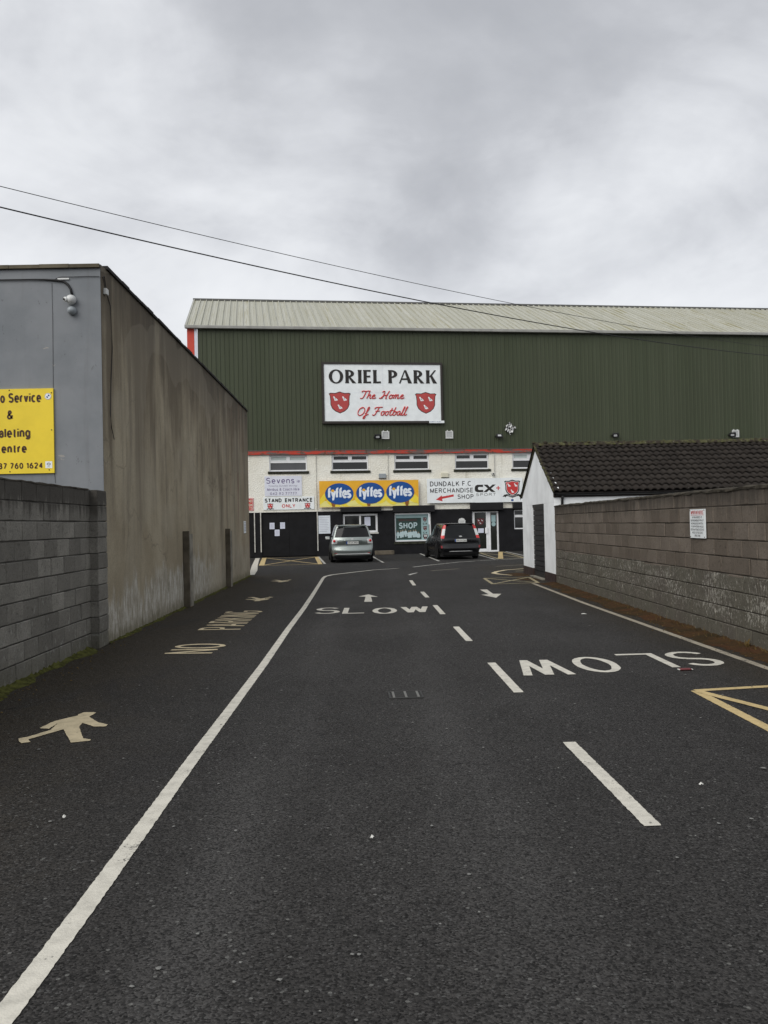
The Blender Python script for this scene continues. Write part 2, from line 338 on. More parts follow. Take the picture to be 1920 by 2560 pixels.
MT['drygrass'] = simple('dry_grass', (0.11, 0.075, 0.028), 0.9, 0.1, 0.4, 12)
MT['cement'] = simple('weathered_concrete', (0.22, 0.205, 0.17), 0.92, 0.2, 0.35, 3, 0.6, 50, 0.005)
MT['cement_dark'] = simple('dark_concrete', (0.105, 0.090, 0.068), 0.92, 0.2, 0.35, 3, 0.6, 50, 0.005)
MT['coping'] = simple('brown_coping', (0.115, 0.100, 0.070), 0.85, 0.2, 0.3, 2.5, 0.4, 40)
MT['flashing'] = simple('black_felt_flashing', (0.018, 0.016, 0.015), 0.8, 0.25, 0.4, 4)
# --- prints and plain colours
def flat(k, c, rough=0.5, spec=0.35, var=0.05): MT[k] = simple(k, c, rough, spec, var, 3)
flat('sign_white', (0.80, 0.84, 0.85)); flat('sign_blueish', (0.68, 0.70, 0.78)); flat('sign_yellow', (0.80, 0.60, 0.035)); flat('print_black', (0.022, 0.020, 0.018))
flat('print_red', (0.55, 0.045, 0.045)); flat('shield_red', (0.44, 0.065, 0.062)); flat('print_grey', (0.06, 0.06, 0.065)); flat('print_brown', (0.055, 0.022, 0.008))
flat('print_purple', (0.105, 0.065, 0.19)); flat('print_lilac', (0.34, 0.33, 0.42)); flat('sign_frame', (0.024, 0.021, 0.019)); flat('wood_frame', (0.035, 0.030, 0.026))
flat('fy_blue', (0.010, 0.075, 0.29)); flat('fy_text', (0.76, 0.82, 0.88)); flat('fy_orange', (0.80, 0.42, 0.03)); flat('banana', (0.83, 0.66, 0.055)); flat('banana_pale', (0.80, 0.74, 0.25)); flat('banana_brown', (0.26, 0.10, 0.02))
flat('paper', (0.62, 0.65, 0.76)); flat('paper_white', (0.66, 0.71, 0.76)); flat('print_blue', (0.03, 0.07, 0.25)); flat('bird_grey', (0.30, 0.33, 0.36))
flat('poster_green', (0.030, 0.060, 0.052)); flat('poster_aqua', (0.32, 0.46, 0.47)); flat('poster_red', (0.11, 0.028, 0.030)); flat('poster_white', (0.44, 0.56, 0.58)); flat('poster_skin', (0.24, 0.20, 0.15)); flat('poster_band', (0.10, 0.16, 0.15))
flat('cctv_white', (0.62, 0.63, 0.62), 0.35); flat('cctv_grey', (0.30, 0.33, 0.35), 0.35); flat('lamp_lens', (0.45, 0.46, 0.47), 0.15); flat('alarm_box', (0.55, 0.56, 0.54)); flat('cream_box', (0.62, 0.60, 0.48))
flat('cable', (0.015, 0.015, 0.016), 0.6); flat('metal_dark', (0.030, 0.030, 0.028), 0.6); flat('metal_pale', (0.14, 0.14, 0.13), 0.6); flat('litter_red', (0.16, 0.035, 0.04)); flat('litter_white', (0.6, 0.6, 0.56)); flat('gum', (0.17, 0.17, 0.16), 0.8)
MT['slat'] = simple('black_slat', (0.012, 0.012, 0.013), 0.5, 0.35, 0.35, 7)
MT['screw'] = simple('rusty_screw', (0.05, 0.03, 0.015), 0.6)
def carpaint(k, c, rough, metal, coat=1.0):
    t = NT(k); n = t.noise(t.obj(), 1.5, 3); t.done(t.mix(n, mul(c, 0.93), mul(c, 1.07)), rough, 0.5, metal)
    t.b.inputs['Coat Weight'].default_value = coat; t.b.inputs['Coat Roughness'].default_value = 0.06; MT[k] = t.m
carpaint('silver', (0.30, 0.335, 0.32), 0.34, 0.8, 0.6); carpaint('carblack', (0.0025, 0.0025, 0.0035), 0.25, 0.0, 0.2)
flat('car_glass', (0.014, 0.015, 0.016), 0.07, 0.22); flat('tyre', (0.012, 0.012, 0.012), 0.85, 0.2); flat('alloy', (0.30, 0.30, 0.31), 0.35); flat('lamp_red', (0.62, 0.028, 0.030), 0.15, 0.5); flat('lamp_dark_red', (0.22, 0.012, 0.016), 0.2, 0.5); flat('lamp_clear', (0.60, 0.62, 0.62), 0.12, 0.5); flat('chrome', (0.55, 0.56, 0.56), 0.2, 0.5); flat('plate', (0.66, 0.67, 0.64), 0.4); flat('trim', (0.014, 0.014, 0.015), 0.55)

# ------------------------------------------------------------------ mesh helpers
class MB:
    def __init__(s): s.v = []; s.f = []
    def add(s, vs, fs):
        o = len(s.v); s.v += [tuple(x) for x in vs]; s.f += [tuple(i + o for i in f) for f in fs]; return s
    def box(s, a, b, ch=0.0):
        (x0, y0, z0), (x1, y1, z1) = a, b
        if ch <= 0:
            return s.add([(x0,y0,z0),(x1,y0,z0),(x1,y1,z0),(x0,y1,z0),(x0,y0,z1),(x1,y0,z1),(x1,y1,z1),(x0,y1,z1)],
                         [(0,3,2,1),(4,5,6,7),(0,1,5,4),(1,2,6,5),(2,3,7,6),(3,0,4,7)])
        c = ch; vs = []
        for (z, i) in ((z0, c), (z0 + c, 0), (z1 - c, 0), (z1, c)):
            vs += [(x0+i+c*(i==0),y0+i,z),(x1-i-c*(i==0),y0+i,z),(x1-i,y0+i+c*(i==0),z),(x1-i,y1-i-c*(i==0),z),(x1-i-c*(i==0),y1-i,z),(x0+i+c*(i==0),y1-i,z),(x0+i,y1-i-c*(i==0),z),(x0+i,y0+i+c*(i==0),z)]
        fs = [tuple(range(7, -1, -1)), tuple(range(24, 32))]
        for k in range(3):
            for i in range(8): fs.append((k*8+i, k*8+(i+1)%8, k*8+8+(i+1)%8, k*8+8+i))
        return s.add(vs, fs)
    def prism(s, poly, z0, z1):
        n = len(poly)
        return s.add([(x,y,z0) for x,y in poly] + [(x,y,z1) for x,y in poly],
                     [tuple(range(n-1,-1,-1)), tuple(range(n,2*n))] + [(i,(i+1)%n,n+(i+1)%n,n+i) for i in range(n)])
    def tube(s, pts, r, n=6, cap=True):
        pts = [Vector(p) for p in pts]; o = len(s.v); m = len(pts)
        for i, p in enumerate(pts):
            t = (pts[min(i+1,m-1)] - pts[max(i-1,0)]).normalized()
            a = t.cross(Vector((0,0,1)));
            if a.length < 1e-3: a = t.cross(Vector((1,0,0)))
            a.normalize(); b = t.cross(a)
            rr = r[i] if isinstance(r, (list, tuple)) else r
            for k in range(n):
                th = 2*math.pi*k/n; s.v.append(tuple(p + a*math.cos(th)*rr + b*math.sin(th)*rr))
        for i in range(m-1):
            for k in range(n): s.f.append((o+i*n+k, o+i*n+(k+1)%n, o+(i+1)*n+(k+1)%n, o+(i+1)*n+k))
        if cap: s.f.append(tuple(o+k for k in range(n-1,-1,-1))); s.f.append(tuple(o+(m-1)*n+k for k in range(n)))
        return s
    def lathe(s, prof, n=16, axis='z', c=(0,0,0)):
        o = len(s.v); c = Vector(c)
        for (r, h) in prof:
            for k in range(n):
                a = 2*math.pi*k/n; u, w = r*math.cos(a), r*math.sin(a)
                q = {'z': (u,w,h), 'y': (u,h,w), 'x': (h,u,w)}[axis]; s.v.append(tuple(c + Vector(q)))
        for i in range(len(prof)-1):
            for k in range(n): s.f.append((o+i*n+k, o+i*n+(k+1)%n, o+(i+1)*n+(k+1)%n, o+(i+1)*n+k))
        s.f.append(tuple(o+k for k in range(n-1,-1,-1))); s.f.append(tuple(o+(len(prof)-1)*n+k for k in range(n)))
        return s
    def poly_xz(s, pts, y, t=0.0):
        """flat polygon standing in the x-z plane, facing -y"""
        n = len(pts)
        if t <= 0: return s.add([(x,y,z) for x,z in pts], [tuple(range(n))])
        return s.add([(x,y-t,z) for x,z in pts] + [(x,y,z) for x,z in pts],
                     [tuple(range(n))] + [(i,n+i,n+(i+1)%n,(i+1)%n) for i in range(n)])
    def mesh(s, name, smooth=False, tri=False):
        me = bpy.data.meshes.new(name); me.from_pydata(s.v, [], s.f); 
        bm = bmesh.new(); bm.from_mesh(me); bmesh.ops.recalc_face_normals(bm, faces=bm.faces)
        if tri: bmesh.ops.triangulate(bm, faces=[f for f in bm.faces if len(f.verts) > 4])
        bm.to_mesh(me); bm.free()
        if smooth:
            for p in me.polygons: p.use_smooth = True
        return me
    def build(s, name, mat, parent=None, smooth=False, tri=False):
        me = s.mesh(name, smooth, tri); return link(name, me, mat, parent)
def link(name, me, mat, parent=None, loc=None, rot=None):
    o = bpy.data.objects.new(name, me)
    if mat is not None and me is not None and not me.materials: me.materials.append(MT[mat] if isinstance(mat, str) else mat)
    COL.objects.link(o)
    if parent is not None: o.parent = parent
    if loc is not None: o.location = loc
    if rot is not None: o.rotation_euler = rot
    return o
def tag(o, label, cat=None, group=None, kind=None):
    if label: o['label'] = label
    if cat: o['category'] = cat
    if group: o['group'] = group
    if kind: o['kind'] = kind
    return o
def thing(name, label, cat, loc=(0,0,0), rz=0.0, group=None):
    o = bpy.data.objects.new(name, None); o.empty_display_size = 0.2; COL.objects.link(o)
    o.location = loc; o.rotation_euler = (0, 0, rz); return tag(o, label, cat, group)
def bx(name, a, b, mat, parent=None, ch=0.0): return MB().box(a, b, ch).build(name, mat, parent)
def ell(cx, cz, rx, rz, n=24, a0=0, a1=360): return [(cx + rx*math.cos(R(a0+(a1-a0)*k/n)), cz + rz*math.sin(R(a0+(a1-a0)*k/n))) for k in range(n + (a1-a0 < 360))]
# ------------------------------------------------------------------ stroke lettering (grotesque shapes drawn as centre lines)
def A_(cx, cy, rx, ry, a0, a1, n=12): return [(cx+rx*math.cos(R(a0+(a1-a0)*k/n)), cy+ry*math.sin(R(a0+(a1-a0)*k/n))) for k in range(n+1)]
GL = {
 'A':(.72,[[(0,0),(.36,1),(.72,0)],[(.13,.31),(.59,.31)]]), 'B':(.58,[[(0,.52),(0,1)]+A_(.32,.76,.22,.24,90,-90)+[(0,.52),(0,0)]+A_(.34,.26,.24,.26,-90,90)]),
 'C':(.68,[A_(.36,.5,.36,.5,48,312,16)]), 'D':(.64,[[(0,0),(0,1)]+A_(.24,.5,.40,.5,90,-90,14)+[(0,0)]]), 'E':(.54,[[(.54,0),(0,0),(0,1),(.53,1)],[(0,.52),(.48,.52)]]),
 'F':(.50,[[(0,0),(0,1),(.5,1)],[(0,.50),(.44,.50)]]), 'G':(.72,[A_(.36,.5,.36,.5,48,350,16)+[(.72,.46),(.42,.46)]]), 'H':(.62,[[(0,0),(0,1)],[(.62,0),(.62,1)],[(0,.52),(.62,.52)]]),
 'I':(.0,[[(0,0),(0,1)]]), 'K':(.62,[[(0,0),(0,1)],[(.58,1),(0,.38)],[(.20,.58),(.62,0)]]), 'L':(.50,[[(0,1),(0,0),(.5,0)]]), 'M':(.76,[[(0,0),(0,1),(.38,.02),(.76,1),(.76,0)]]),
 'N':(.62,[[(0,0),(0,1),(.62,0),(.62,1)]]), 'O':(.76,[A_(.38,.5,.38,.5,90,450,24)]), 'P':(.56,[[(0,0),(0,1)]+A_(.30,.74,.26,.26,90,-90)+[(0,.48)]]),
 'R':(.60,[[(0,0),(0,1)]+A_(.32,.75,.25,.25,90,-90)+[(0,.50)],[(.36,.50),(.60,0)]]), 'S':(.60,[A_(.30,.76,.27,.24,25,270,12)+A_(.30,.26,.30,.26,90,-155,12)]),
 'T':(.60,[[(0,1),(.6,1)],[(.3,1),(.3,0)]]), 'U':(.62,[[(0,1)]+A_(.31,.30,.31,.30,180,360)+[(.62,1)]]), 'V':(.66,[[(0,1),(.33,0),(.66,1)]]), 'W':(.96,[[(0,1),(.24,0),(.48,.98),(.72,0),(.96,1)]]),
 'X':(.62,[[(0,0),(.62,1)],[(0,1),(.62,0)]]), 'Y':(.64,[[(0,1),(.32,.45),(.64,1)],[(.32,.45),(.32,0)]]),
 'a':(.46,[[(.03,.56)]+A_(.24,.50,.20,.22,120,0,6)+[(.44,0)],A_(.22,.20,.22,.20,0,360,14)]), 'b':(.50,[[(0,1),(0,0)],A_(.25,.36,.25,.36,0,360,16)]), 'c':(.46,[A_(.25,.36,.25,.36,50,310)]), 'd':(.50,[[(.5,1),(.5,0)],A_(.25,.36,.25,.36,0,360,16)]),
 'e':(.50,[[(.02,.36)]+A_(.25,.36,.25,.36,0,315,16)]), 'f':(.36,[[(.12,0),(.12,.78)]+A_(.30,.78,.18,.22,180,75,5),[(0,.64),(.34,.64)]]), 'g':(.50,[A_(.25,.36,.25,.36,0,360,16),[(.5,.72),(.5,0)]+A_(.25,-.02,.25,.24,0,-150,8)]), 'h':(.46,[[(0,0),(0,1)],[(0,.44)]+A_(.23,.46,.23,.26,170,0,8)+[(.46,0)]]),
 'i':(.0,[[(0,0),(0,.70)],[(0,.90),(0,1.0)]]), 'k':(.44,[[(0,0),(0,1)],[(.42,.72),(0,.28)],[(.15,.42),(.44,0)]]), 'l':(.0,[[(0,0),(0,1)]]), 'n':(.46,[[(0,0),(0,.72)],[(0,.44)]+A_(.23,.46,.23,.26,170,0,8)+[(.46,0)]]), 'm':(.74,[[(0,0),(0,.72)],[(0,.46)]+A_(.185,.48,.185,.24,170,0,6)+[(.37,0)],[(.37,.46)]+A_(.555,.48,.185,.24,170,0,6)+[(.74,0)]]),
 'o':(.50,[A_(.25,.36,.25,.36,90,450,18)]), 'p':(.50,[[(0,.72),(0,-.25)],A_(.25,.36,.25,.36,0,360,16)]), 'r':(.28,[[(0,0),(0,.72)],[(0,.46)]+A_(.24,.44,.24,.27,170,80,5)]), 's':(.42,[A_(.21,.54,.19,.18,25,270,9)+A_(.21,.18,.21,.18,90,-155,9)]), 't':(.28,[[(.13,.92),(.13,.14)]+A_(.27,.14,.14,.14,180,270,4),[(0,.68),(.28,.68)]]),
 'u':(.46,[[(0,.72)]+A_(.23,.26,.23,.26,180,360,8)+[(.46,.72)],[(.46,.3),(.46,0)]]), 'v':(.46,[[(0,.72),(.23,0),(.46,.72)]]), 'w':(.70,[[(0,.72),(.175,0),(.35,.70),(.525,0),(.7,.72)]]), 'y':(.48,[[(0,.72),(.25,.0)],[(.48,.72),(.19,-.22),(.05,-.24)]]),
 '0':(.54,[A_(.27,.5,.27,.5,90,450,18)]), '1':(.22,[[(0,.78),(.22,1),(.22,0)]]), '2':(.54,[A_(.27,.74,.26,.26,165,-30,8)+[(0,0),(.54,0)]]), '3':(.54,[A_(.26,.76,.24,.24,150,-70,8),A_(.27,.27,.27,.27,75,-160,9)]), '4':(.58,[[(.42,0),(.42,1),(0,.28),(.58,.28)]]),
 '6':(.54,[A_(.27,.31,.27,.31,90,450,16),[(.02,.36),(.10,.68),(.30,.96),(.44,.98)]]), '7':(.52,[[(0,1),(.52,1),(.16,0)]]), '8':(.54,[A_(.27,.76,.23,.24,90,450,14),A_(.27,.27,.27,.27,90,450,14)]), '9':(.54,[A_(.27,.69,.27,.31,90,450,16),[(.52,.64),(.44,.32),(.24,.04),(.10,.02)]]),
 '.':(.02,[[(.0,0),(.0,.03)]]), '"':(.16,[[(0,.78),(.02,1)],[(.14,.78),(.16,1)]]), '-':(.26,[[(0,.45),(.26,.45)]]),
 '&':(.68,[[(.66,0),(.16,.62),(.13,.80),(.22,.97),(.38,.98),(.47,.84),(.40,.68),(.08,.40),(.01,.22),(.10,.04),(.30,0),(.52,.14),(.66,.44)]]) }
def layout(body, gap=.26, word=.46):
    """centre lines of a line of text in unit cap height, and its extents"""
    x = 0; out = []; lo, hi = 0, 0
    for i, c in enumerate(body):
        if c == ' ': x += word; continue
        w, sts = GL[c]
        for k, s_ in enumerate(sts): out.append((k, [(x+p[0], p[1]) for p in s_])); hi = max([hi]+[p[1] for p in s_]); lo = min([lo]+[p[1] for p in s_])
        x += w + gap
    return out, x-gap, lo, hi
def stroke_quads(pts, wx, wy):
    """two offset sides of a polyline with mitred corners"""
    n = len(pts); closed = (Vector(pts[0])-Vector(pts[-1])).length < 1e-6; L_, R_ = [], []
    for i in range(n):
        p = Vector(pts[i]); a = Vector(pts[i-1]) if i > 0 else (Vector(pts[-2]) if closed else None); b = Vector(pts[i+1]) if i < n-1 else (Vector(pts[1]) if closed else None)
        ds = [d_.normalized() for d_ in ((p-a) if a is not None else None, (b-p) if b is not None else None) if d_ is not None and d_.length > 1e-9]
        ns_ = [Vector((-d_.y, d_.x)) for d_ in ds]; m_ = sum(ns_, Vector((0,0)))
        if m_.length < .3: m_ = ns_[0]
        m_.normalize(); k = 1/max(.42, m_.dot(ns_[0])); o = Vector((m_.x*wx/2*k, m_.y*wy/2*k)); L_.append(p+o); R_.append(p-o)
    return L_, R_
def sharp(sts):
    out = []
    for k, pts in sts:
        cur = [pts[0]]; kk = k*3
        for i in range(1, len(pts)):
            cur.append(pts[i])
            if i < len(pts)-1:
                a = (Vector(pts[i])-Vector(pts[i-1])); c = (Vector(pts[i+1])-Vector(pts[i]))
                if a.length > 1e-6 and c.length > 1e-6 and a.normalized().dot(c.normalized()) < -.25: out.append((kk, cur)); cur = [pts[i]]; kk += 1
        out.append((kk, cur))
    return out
def text_mesh(body, X0, X1, Z0, Z1, wx, wy, put, gap=.26, word=.46, slant=0.0, jit=0.0):
    sts, W_, lo, hi = layout(body, gap, word); b = MB(); sts = sharp(sts)
    kx = (X1-X0-wx)/max(W_, 1e-6) if W_ > 0 else 0; kz = (Z1-Z0-wy)/(hi-lo)
    for k, pts in sts:
        q = [(X0+wx/2+p[0]*kx+slant*(p[1]-lo)*kz, Z0+wy/2+(p[1]-lo)*kz) for p in pts]; l_, r_ = stroke_quads(q, wx, wy); n = len(q)
        if jit: l_ = [v+Vector((rnd.uniform(-jit,jit),rnd.uniform(-jit,jit))) for v in l_]; r_ = [v+Vector((rnd.uniform(-jit,jit),rnd.uniform(-jit,jit))) for v in r_]
        b.add([put(v, k) for v in l_]+[put(v, k) for v in r_], [(i, i+1, n+i+1, n+i) for i in range(n-1)])
    return b
def wall_text(name, body, x0, x1, z0, z1, y, mat, parent, bold=0.0, shear=0.0, space=1.0, gap=None, word=.46, wt=None):
    w = wt if wt else (z1-z0)*(.115+2.4*bold)
    return text_mesh(body, x0, x1, z0, z1, w, w, lambda v, k: (v.x, y-.0003*k, v.y), gap if gap else .20+w/(z1-z0), word, shear).build(name, mat, parent)
def road_text(name, body, o, ux, uy, w, h, mat, parent, wx=.085, wy=.085, z=0.005, jit=0.004, gap=.30):
    """lettering painted on the ground: origin, reading direction, up direction"""
    ux = Vector(ux).normalized(); uy = Vector(uy).normalized(); o = Vector(o)
    def put(v, k): p = o+ux*v.x+uy*v.y; return (p.x, p.y, z+.0004*k)
    return text_mesh(body, 0, w, 0, h, wx, wy, put, gap, .5, 0, jit).build(name, mat, parent)
def ribbon(name, pts, w, mat, parent, z=0.004, step=0.022, jit=0.0026):
    pts = [Vector(p) for p in pts]; ws = w if isinstance(w, (list, tuple)) else [w]*len(pts); fine = []; fw = []
    for i, (a, b) in enumerate(zip(pts, pts[1:])):
        n = max(1, int((b-a).length/step))
        for k in range(n): fine.append(a.lerp(b, k/n)); fw.append(ws[i] + (ws[i+1]-ws[i])*k/n)
    fine.append(pts[-1]); fw.append(ws[-1]); m = len(fine); b = MB(); vs = []
    for i, p in enumerate(fine):
        t = (fine[min(i+1,m-1)] - fine[max(i-1,0)]).normalized(); nrm = Vector((-t.y, t.x))*fw[i]/2
        j = lambda: Vector((rnd.uniform(-jit,jit), rnd.uniform(-jit,jit)))
        for q in (p + nrm + j(), p - nrm + j()): vs.append((q.x, q.y, z))
    b.add(vs, [(2*i+1, 2*i+3, 2*i+2, 2*i) for i in range(m-1)]); return b.build(name, mat, parent)
def roadpoly(name, pts, mat, parent, z=0.005, sub=0.02, jit=0.0028):
    q = []; n = len(pts)
    for i in range(n):
        a = Vector(pts[i]); c = Vector(pts[(i+1)%n]); m = max(1, int((c-a).length/sub))
        for k in range(m):
            p = a.lerp(c, k/m); q.append((p.x+rnd.uniform(-jit,jit), p.y+rnd.uniform(-jit,jit), z))
    return MB().add(q, [tuple(range(len(q)))]).build(name, mat, parent, tri=True)

# ------------------------------------------------------------------ ground and its painted markings
me = MB().add([(-400,-200,0),(400,-200,0),(400,800,0),(-400,800,0)], [(0,1,2,3)]).mesh('ground')
ground = link('ground', me, 'asphalt'); tag(ground, 'dark grey asphalt lane and car park', None, None, 'structure')
G = ground
ribbon('lane_line', [(-1.275,0.6),(-1.28,3.0),(-1.285,3.9),(-1.315,6.2),(-1.345,10.4),(-1.40,13.8),(-1.43,17.3),(-1.50,21.2),(-1.62,27.0),(-1.60,27.8),(-1.42,28.6),(-0.87,29.65),(-0.09,31.03),(0.81,31.8)],
       [.095]*9+[.11,.14,.13,.10,.08], 'paint', G)
for a, b in (((1.385,6.45),(1.435,4.66)),((1.305,10.14),(1.33,8.35)),((1.225,13.70),(1.255,12.02)),((1.145,17.33),(1.17,15.60)),((1.075,20.76),(1.105,19.16)),((0.98,24.98),(0.99,22.94)),((1.425,2.6),(1.47,0.8))):
    ribbon('lane_dash', [a, b], 0.094, 'paint', G)
ribbon('lane_dash', [(1.03,27.55),(1.15,28.1),(1.34,28.7)], [.10,.11,.07], 'paint_far', G)
ribbon('lane_line', [(1.36,32.45),(1.9,33.4),(2.6,34.5),(3.36,35.7),(4.6,36.8),(6.3,37.7),(9,38.7),(12,39.4)], .11, 'paint_far', G)
ribbon('lane_line', [(1.86,29.7),(2.87,30.6)], .08, 'edge_line', G); ribbon('lane_line', [(4.33,31.7),(5.6,32.5),(8,33.6)], .07, 'edge_line', G)
ribbon('edge_line', [(4.16,2.0),(4.15,9.3),(4.10,12.4),(4.03,17.2),(4.05,22.72)], .095, 'edge_line', G)
ribbon('path_line', [(-6.0,44.8),(-5.55,41),(-4.95,36),(-4.5,32.5),(-4.22,29.6)], [.22,.22,.24,.26,.28], 'paint', G)
# SLOW written twice, once for each direction
for ch, x0, x1, y0, y1 in (('S',-1.18,-.69,16.12,17.28),('L',-.635,-.18,16.05,17.20),('O',-.085,.375,15.9,17.02),('W',.46,.985,15.98,17.12)):
    road_text('slow_letter', ch, (x0,y0), (1,0), (0,1), x1-x0, y1-y0, 'paint', G, .105 if ch!='S' else .10, .105)
for ch, x0, x1, y0, y1 in (('S',3.885,3.39,10.64,9.60),('L',3.285,2.79,10.57,9.49),('O',2.675,2.20,10.40,9.33),('W',2.085,1.525,10.30,9.20)):
    road_text('slow_letter', ch, (x0,y0-0.0), (-1,-0.03), (0,-1), x0-x1, y0-y1, 'paint', G, .092, .10)
# pavement lettering and figures
t_no = road_text('no_lettering', 'NO', (-2.10,11.38), (0.03,1), (-1,0.08), 0.93, 0.70, 'cream', G, .085, .075, gap=.34)
road_text('parking_lettering', 'PARKING', (-2.13,13.95), (-0.015,1), (-1,0.06), 3.05, 0.72, 'cream', G, .085, .075, gap=.34)
PERS = [(-2.81,6.90),(-2.75,6.80),(-2.69,6.83),(-2.74,6.92),(-2.58,7.24),(-2.36,6.78),(-2.23,6.83),(-2.24,6.87),(-2.31,6.91),(-2.48,7.32),(-2.50,7.46),(-2.35,7.31),(-2.26,7.31),(-2.26,7.38),(-2.37,7.47),(-2.52,7.70),(-2.51,7.86),(-2.54,7.89),(-2.63,7.89),(-2.65,7.81),(-2.64,7.76),(-2.77,7.56),(-2.80,7.30),(-2.71,7.27),(-2.71,7.48),(-2.68,7.22),(-2.78,7.00),(-2.83,6.96)]
roadpoly('walking_figure', PERS, 'cream', G)
for cx, cy in ((-2.66,19.7),(-2.83,25.95)):
    roadpoly('walking_figure', [(cx-(x+2.52), cy-(y-7.34)) for x, y in PERS], 'cream', G)
roadpoly('arrow', [(-.26,18.4),(-.09,18.4),(-.125,19.62),(.03,19.6),(-.19,20.32),(-.41,19.78),(-.245,19.70)], 'paint', G)
roadpoly('arrow', [(2.47,21.0),(2.64,21.0),(2.61,19.72),(2.79,19.67),(2.54,18.68),(2.32,19.53),(2.50,19.62)], 'paint', G)
# yellow boxes
def ybox(c, w, mat, diag=True, wide=None):
    n = len(c); c = [Vector(p) for p in c]; ctr = sum(c, Vector((0,0)))/n
    for i in range(n):
        ww = (wide or {}).get(i, w); ribbon('box_line', [c[i], c[(i+1)%n]], ww, mat, G, 0.004 + 0.001*(i%2))
    if diag:
        ribbon('box_line', [c[0].lerp(ctr,.02), c[2].lerp(ctr,.02)], w, mat, G, 0.006); ribbon('box_line', [c[1].lerp(ctr,.02), c[3].lerp(ctr,.02)], w, mat, G, 0.0068)
ybox([(2.97,8.24),(2.98,4.9),(4.12,5.0),(4.10,8.43)], .095, 'yellow')
ybox([(-5.68,45.0),(-3.02,44.9),(-2.30,36.5),(-4.72,36.4)], .10, 'yellow', True, {3:.22,1:.18})
ybox([(3.09,25.2),(3.02,22.8),(4.22,22.9),(4.38,25.2)], .085, 'yellow_old')
ybox([(5.42,45.9),(5.28,37.95),(6.5,38.2),(6.72,46.6)], .10, 'yellow_old', True)
ribbon('box_line', [(6.60,46.5),(5.40,38.0)], .22, 'yellow', G, 0.0075)
ribbon('bay_line', [(-2.93,45.1),(-2.12,36.7)], .10, 'paint_far', G); ribbon('bay_line', [(-.20,44.5),(.31,36.75)], .10, 'paint_far', G); ribbon('bay_line', [(2.34,46.5),(2.66,37.0)], .10, 'paint_far', G)
ribbon('bay_line', [(5.02,43.5),(5.09,37.6)], .10, 'paint_far', G); ribbon('bay_line', [(6.93,46.8),(6.88,40.0)], .10, 'paint_far', G)
ribbon('box_line', [(5.9,30.3),(5.0,29.8),(4.3,29.2),(3.9,28.4),(3.68,27.6),(3.78,27.0),(4.06,26.3)], [.12,.12,.13,.15,.16,.14,.08], 'cream', G)
ribbon('box_line', [(4.5,28.4),(5.2,28.7)], .10, 'yellow_old', G)

# chewing gum and pale chips trodden into the lane: nobody could count them
b = MB()
for k in range(230):
    x = rnd.uniform(-3.2, 3.8); y = 2.4 + 20*rnd.random()**1.6; r = rnd.uniform(0.004, 0.013)*(1.5 if rnd.random()<.06 else 1); n = 7; a0 = rnd.random()*6
    b.add([(x+r*rnd.uniform(.6,1.3)*math.cos(a0+6.283*i/n), y+r*rnd.uniform(.6,1.3)*math.sin(a0+6.283*i/n), 0.0085) for i in range(n)] + [(x,y,0.012)], [(i,(i+1)%n,n) for i in range(n)])
tag(b.build('gum_spots', 'gum'), 'pale chewing gum spots and chips scattered over the asphalt', 'gum spots', None, 'stuff')

# drain grate
dg = thing('drain_grate', 'small rectangular iron drain grate sunk in the lane', 'drain grate', (0.255,8.35,0), R(2))
b = MB(); b.box((-.16,-.165,.001),(.16,-.145,.010)).box((-.16,.145,.001),(.16,.165,.010)).box((-.16,-.143,.001),(-.145,.143,.010)).box((.145,-.143,.001),(.16,.143,.010)); b.build('frame', 'metal_dark', dg)
bx('pit', (-.144,-.142,.001),(.144,.142,.003), 'print_black', dg)
for k in range(7): bx('grate_bar', (-.14,-.13+.04*k,.0035),(.14,-.112+.04*k,.008), 'metal_dark', dg)
for x in (-.115,-.0,.115): bx('cross_rib', (x-.011,-.14,.0085),(x+.011,.14,.012), 'metal_pale', dg)
# litter
lt = thing('litter_packet', 'flattened dark red packet lying beside the upside-down L of SLOW', 'litter', (3.27,9.36,0.005), R(4))
b = MB(); b.box((-.062,-.03,0),(.062,.03,.016),.006); b.build('wrapper','litter_red',lt); bx('pale_end',(-.078,-.026,.001),(-.0625,.026,.012),'litter_white',lt,.003); bx('pale_end',(.0625,-.026,.001),(.078,.026,.010),'litter_white',lt,.003)
def scrap(x, y, r, lab):
    b = MB(); n = 9; b.add([(r*rnd.uniform(.5,1.2)*math.cos(6.283*i/n), .6*r*rnd.uniform(.5,1.2)*math.sin(6.283*i/n), rnd.uniform(.002,.014)) for i in range(n)] + [(0,0,.022)], [(i,(i+1)%n,n) for i in range(n)])
    o = b.build('paper_scrap', 'litter_white'); o.location = (x,y,0.004); tag(o, lab, 'litter', 'paper scraps dropped on the asphalt')
scrap(3.54,15.05,.07,'crumpled white paper scrap near the right edge line by the wall'); scrap(1.94,5.33,.016,'white scrap right of the nearest lane dash'); scrap(-.05,4.57,.014,'white scrap in the middle of the near lane'); scrap(-1.79,5.01,.012,'white scrap left of the long lane line')

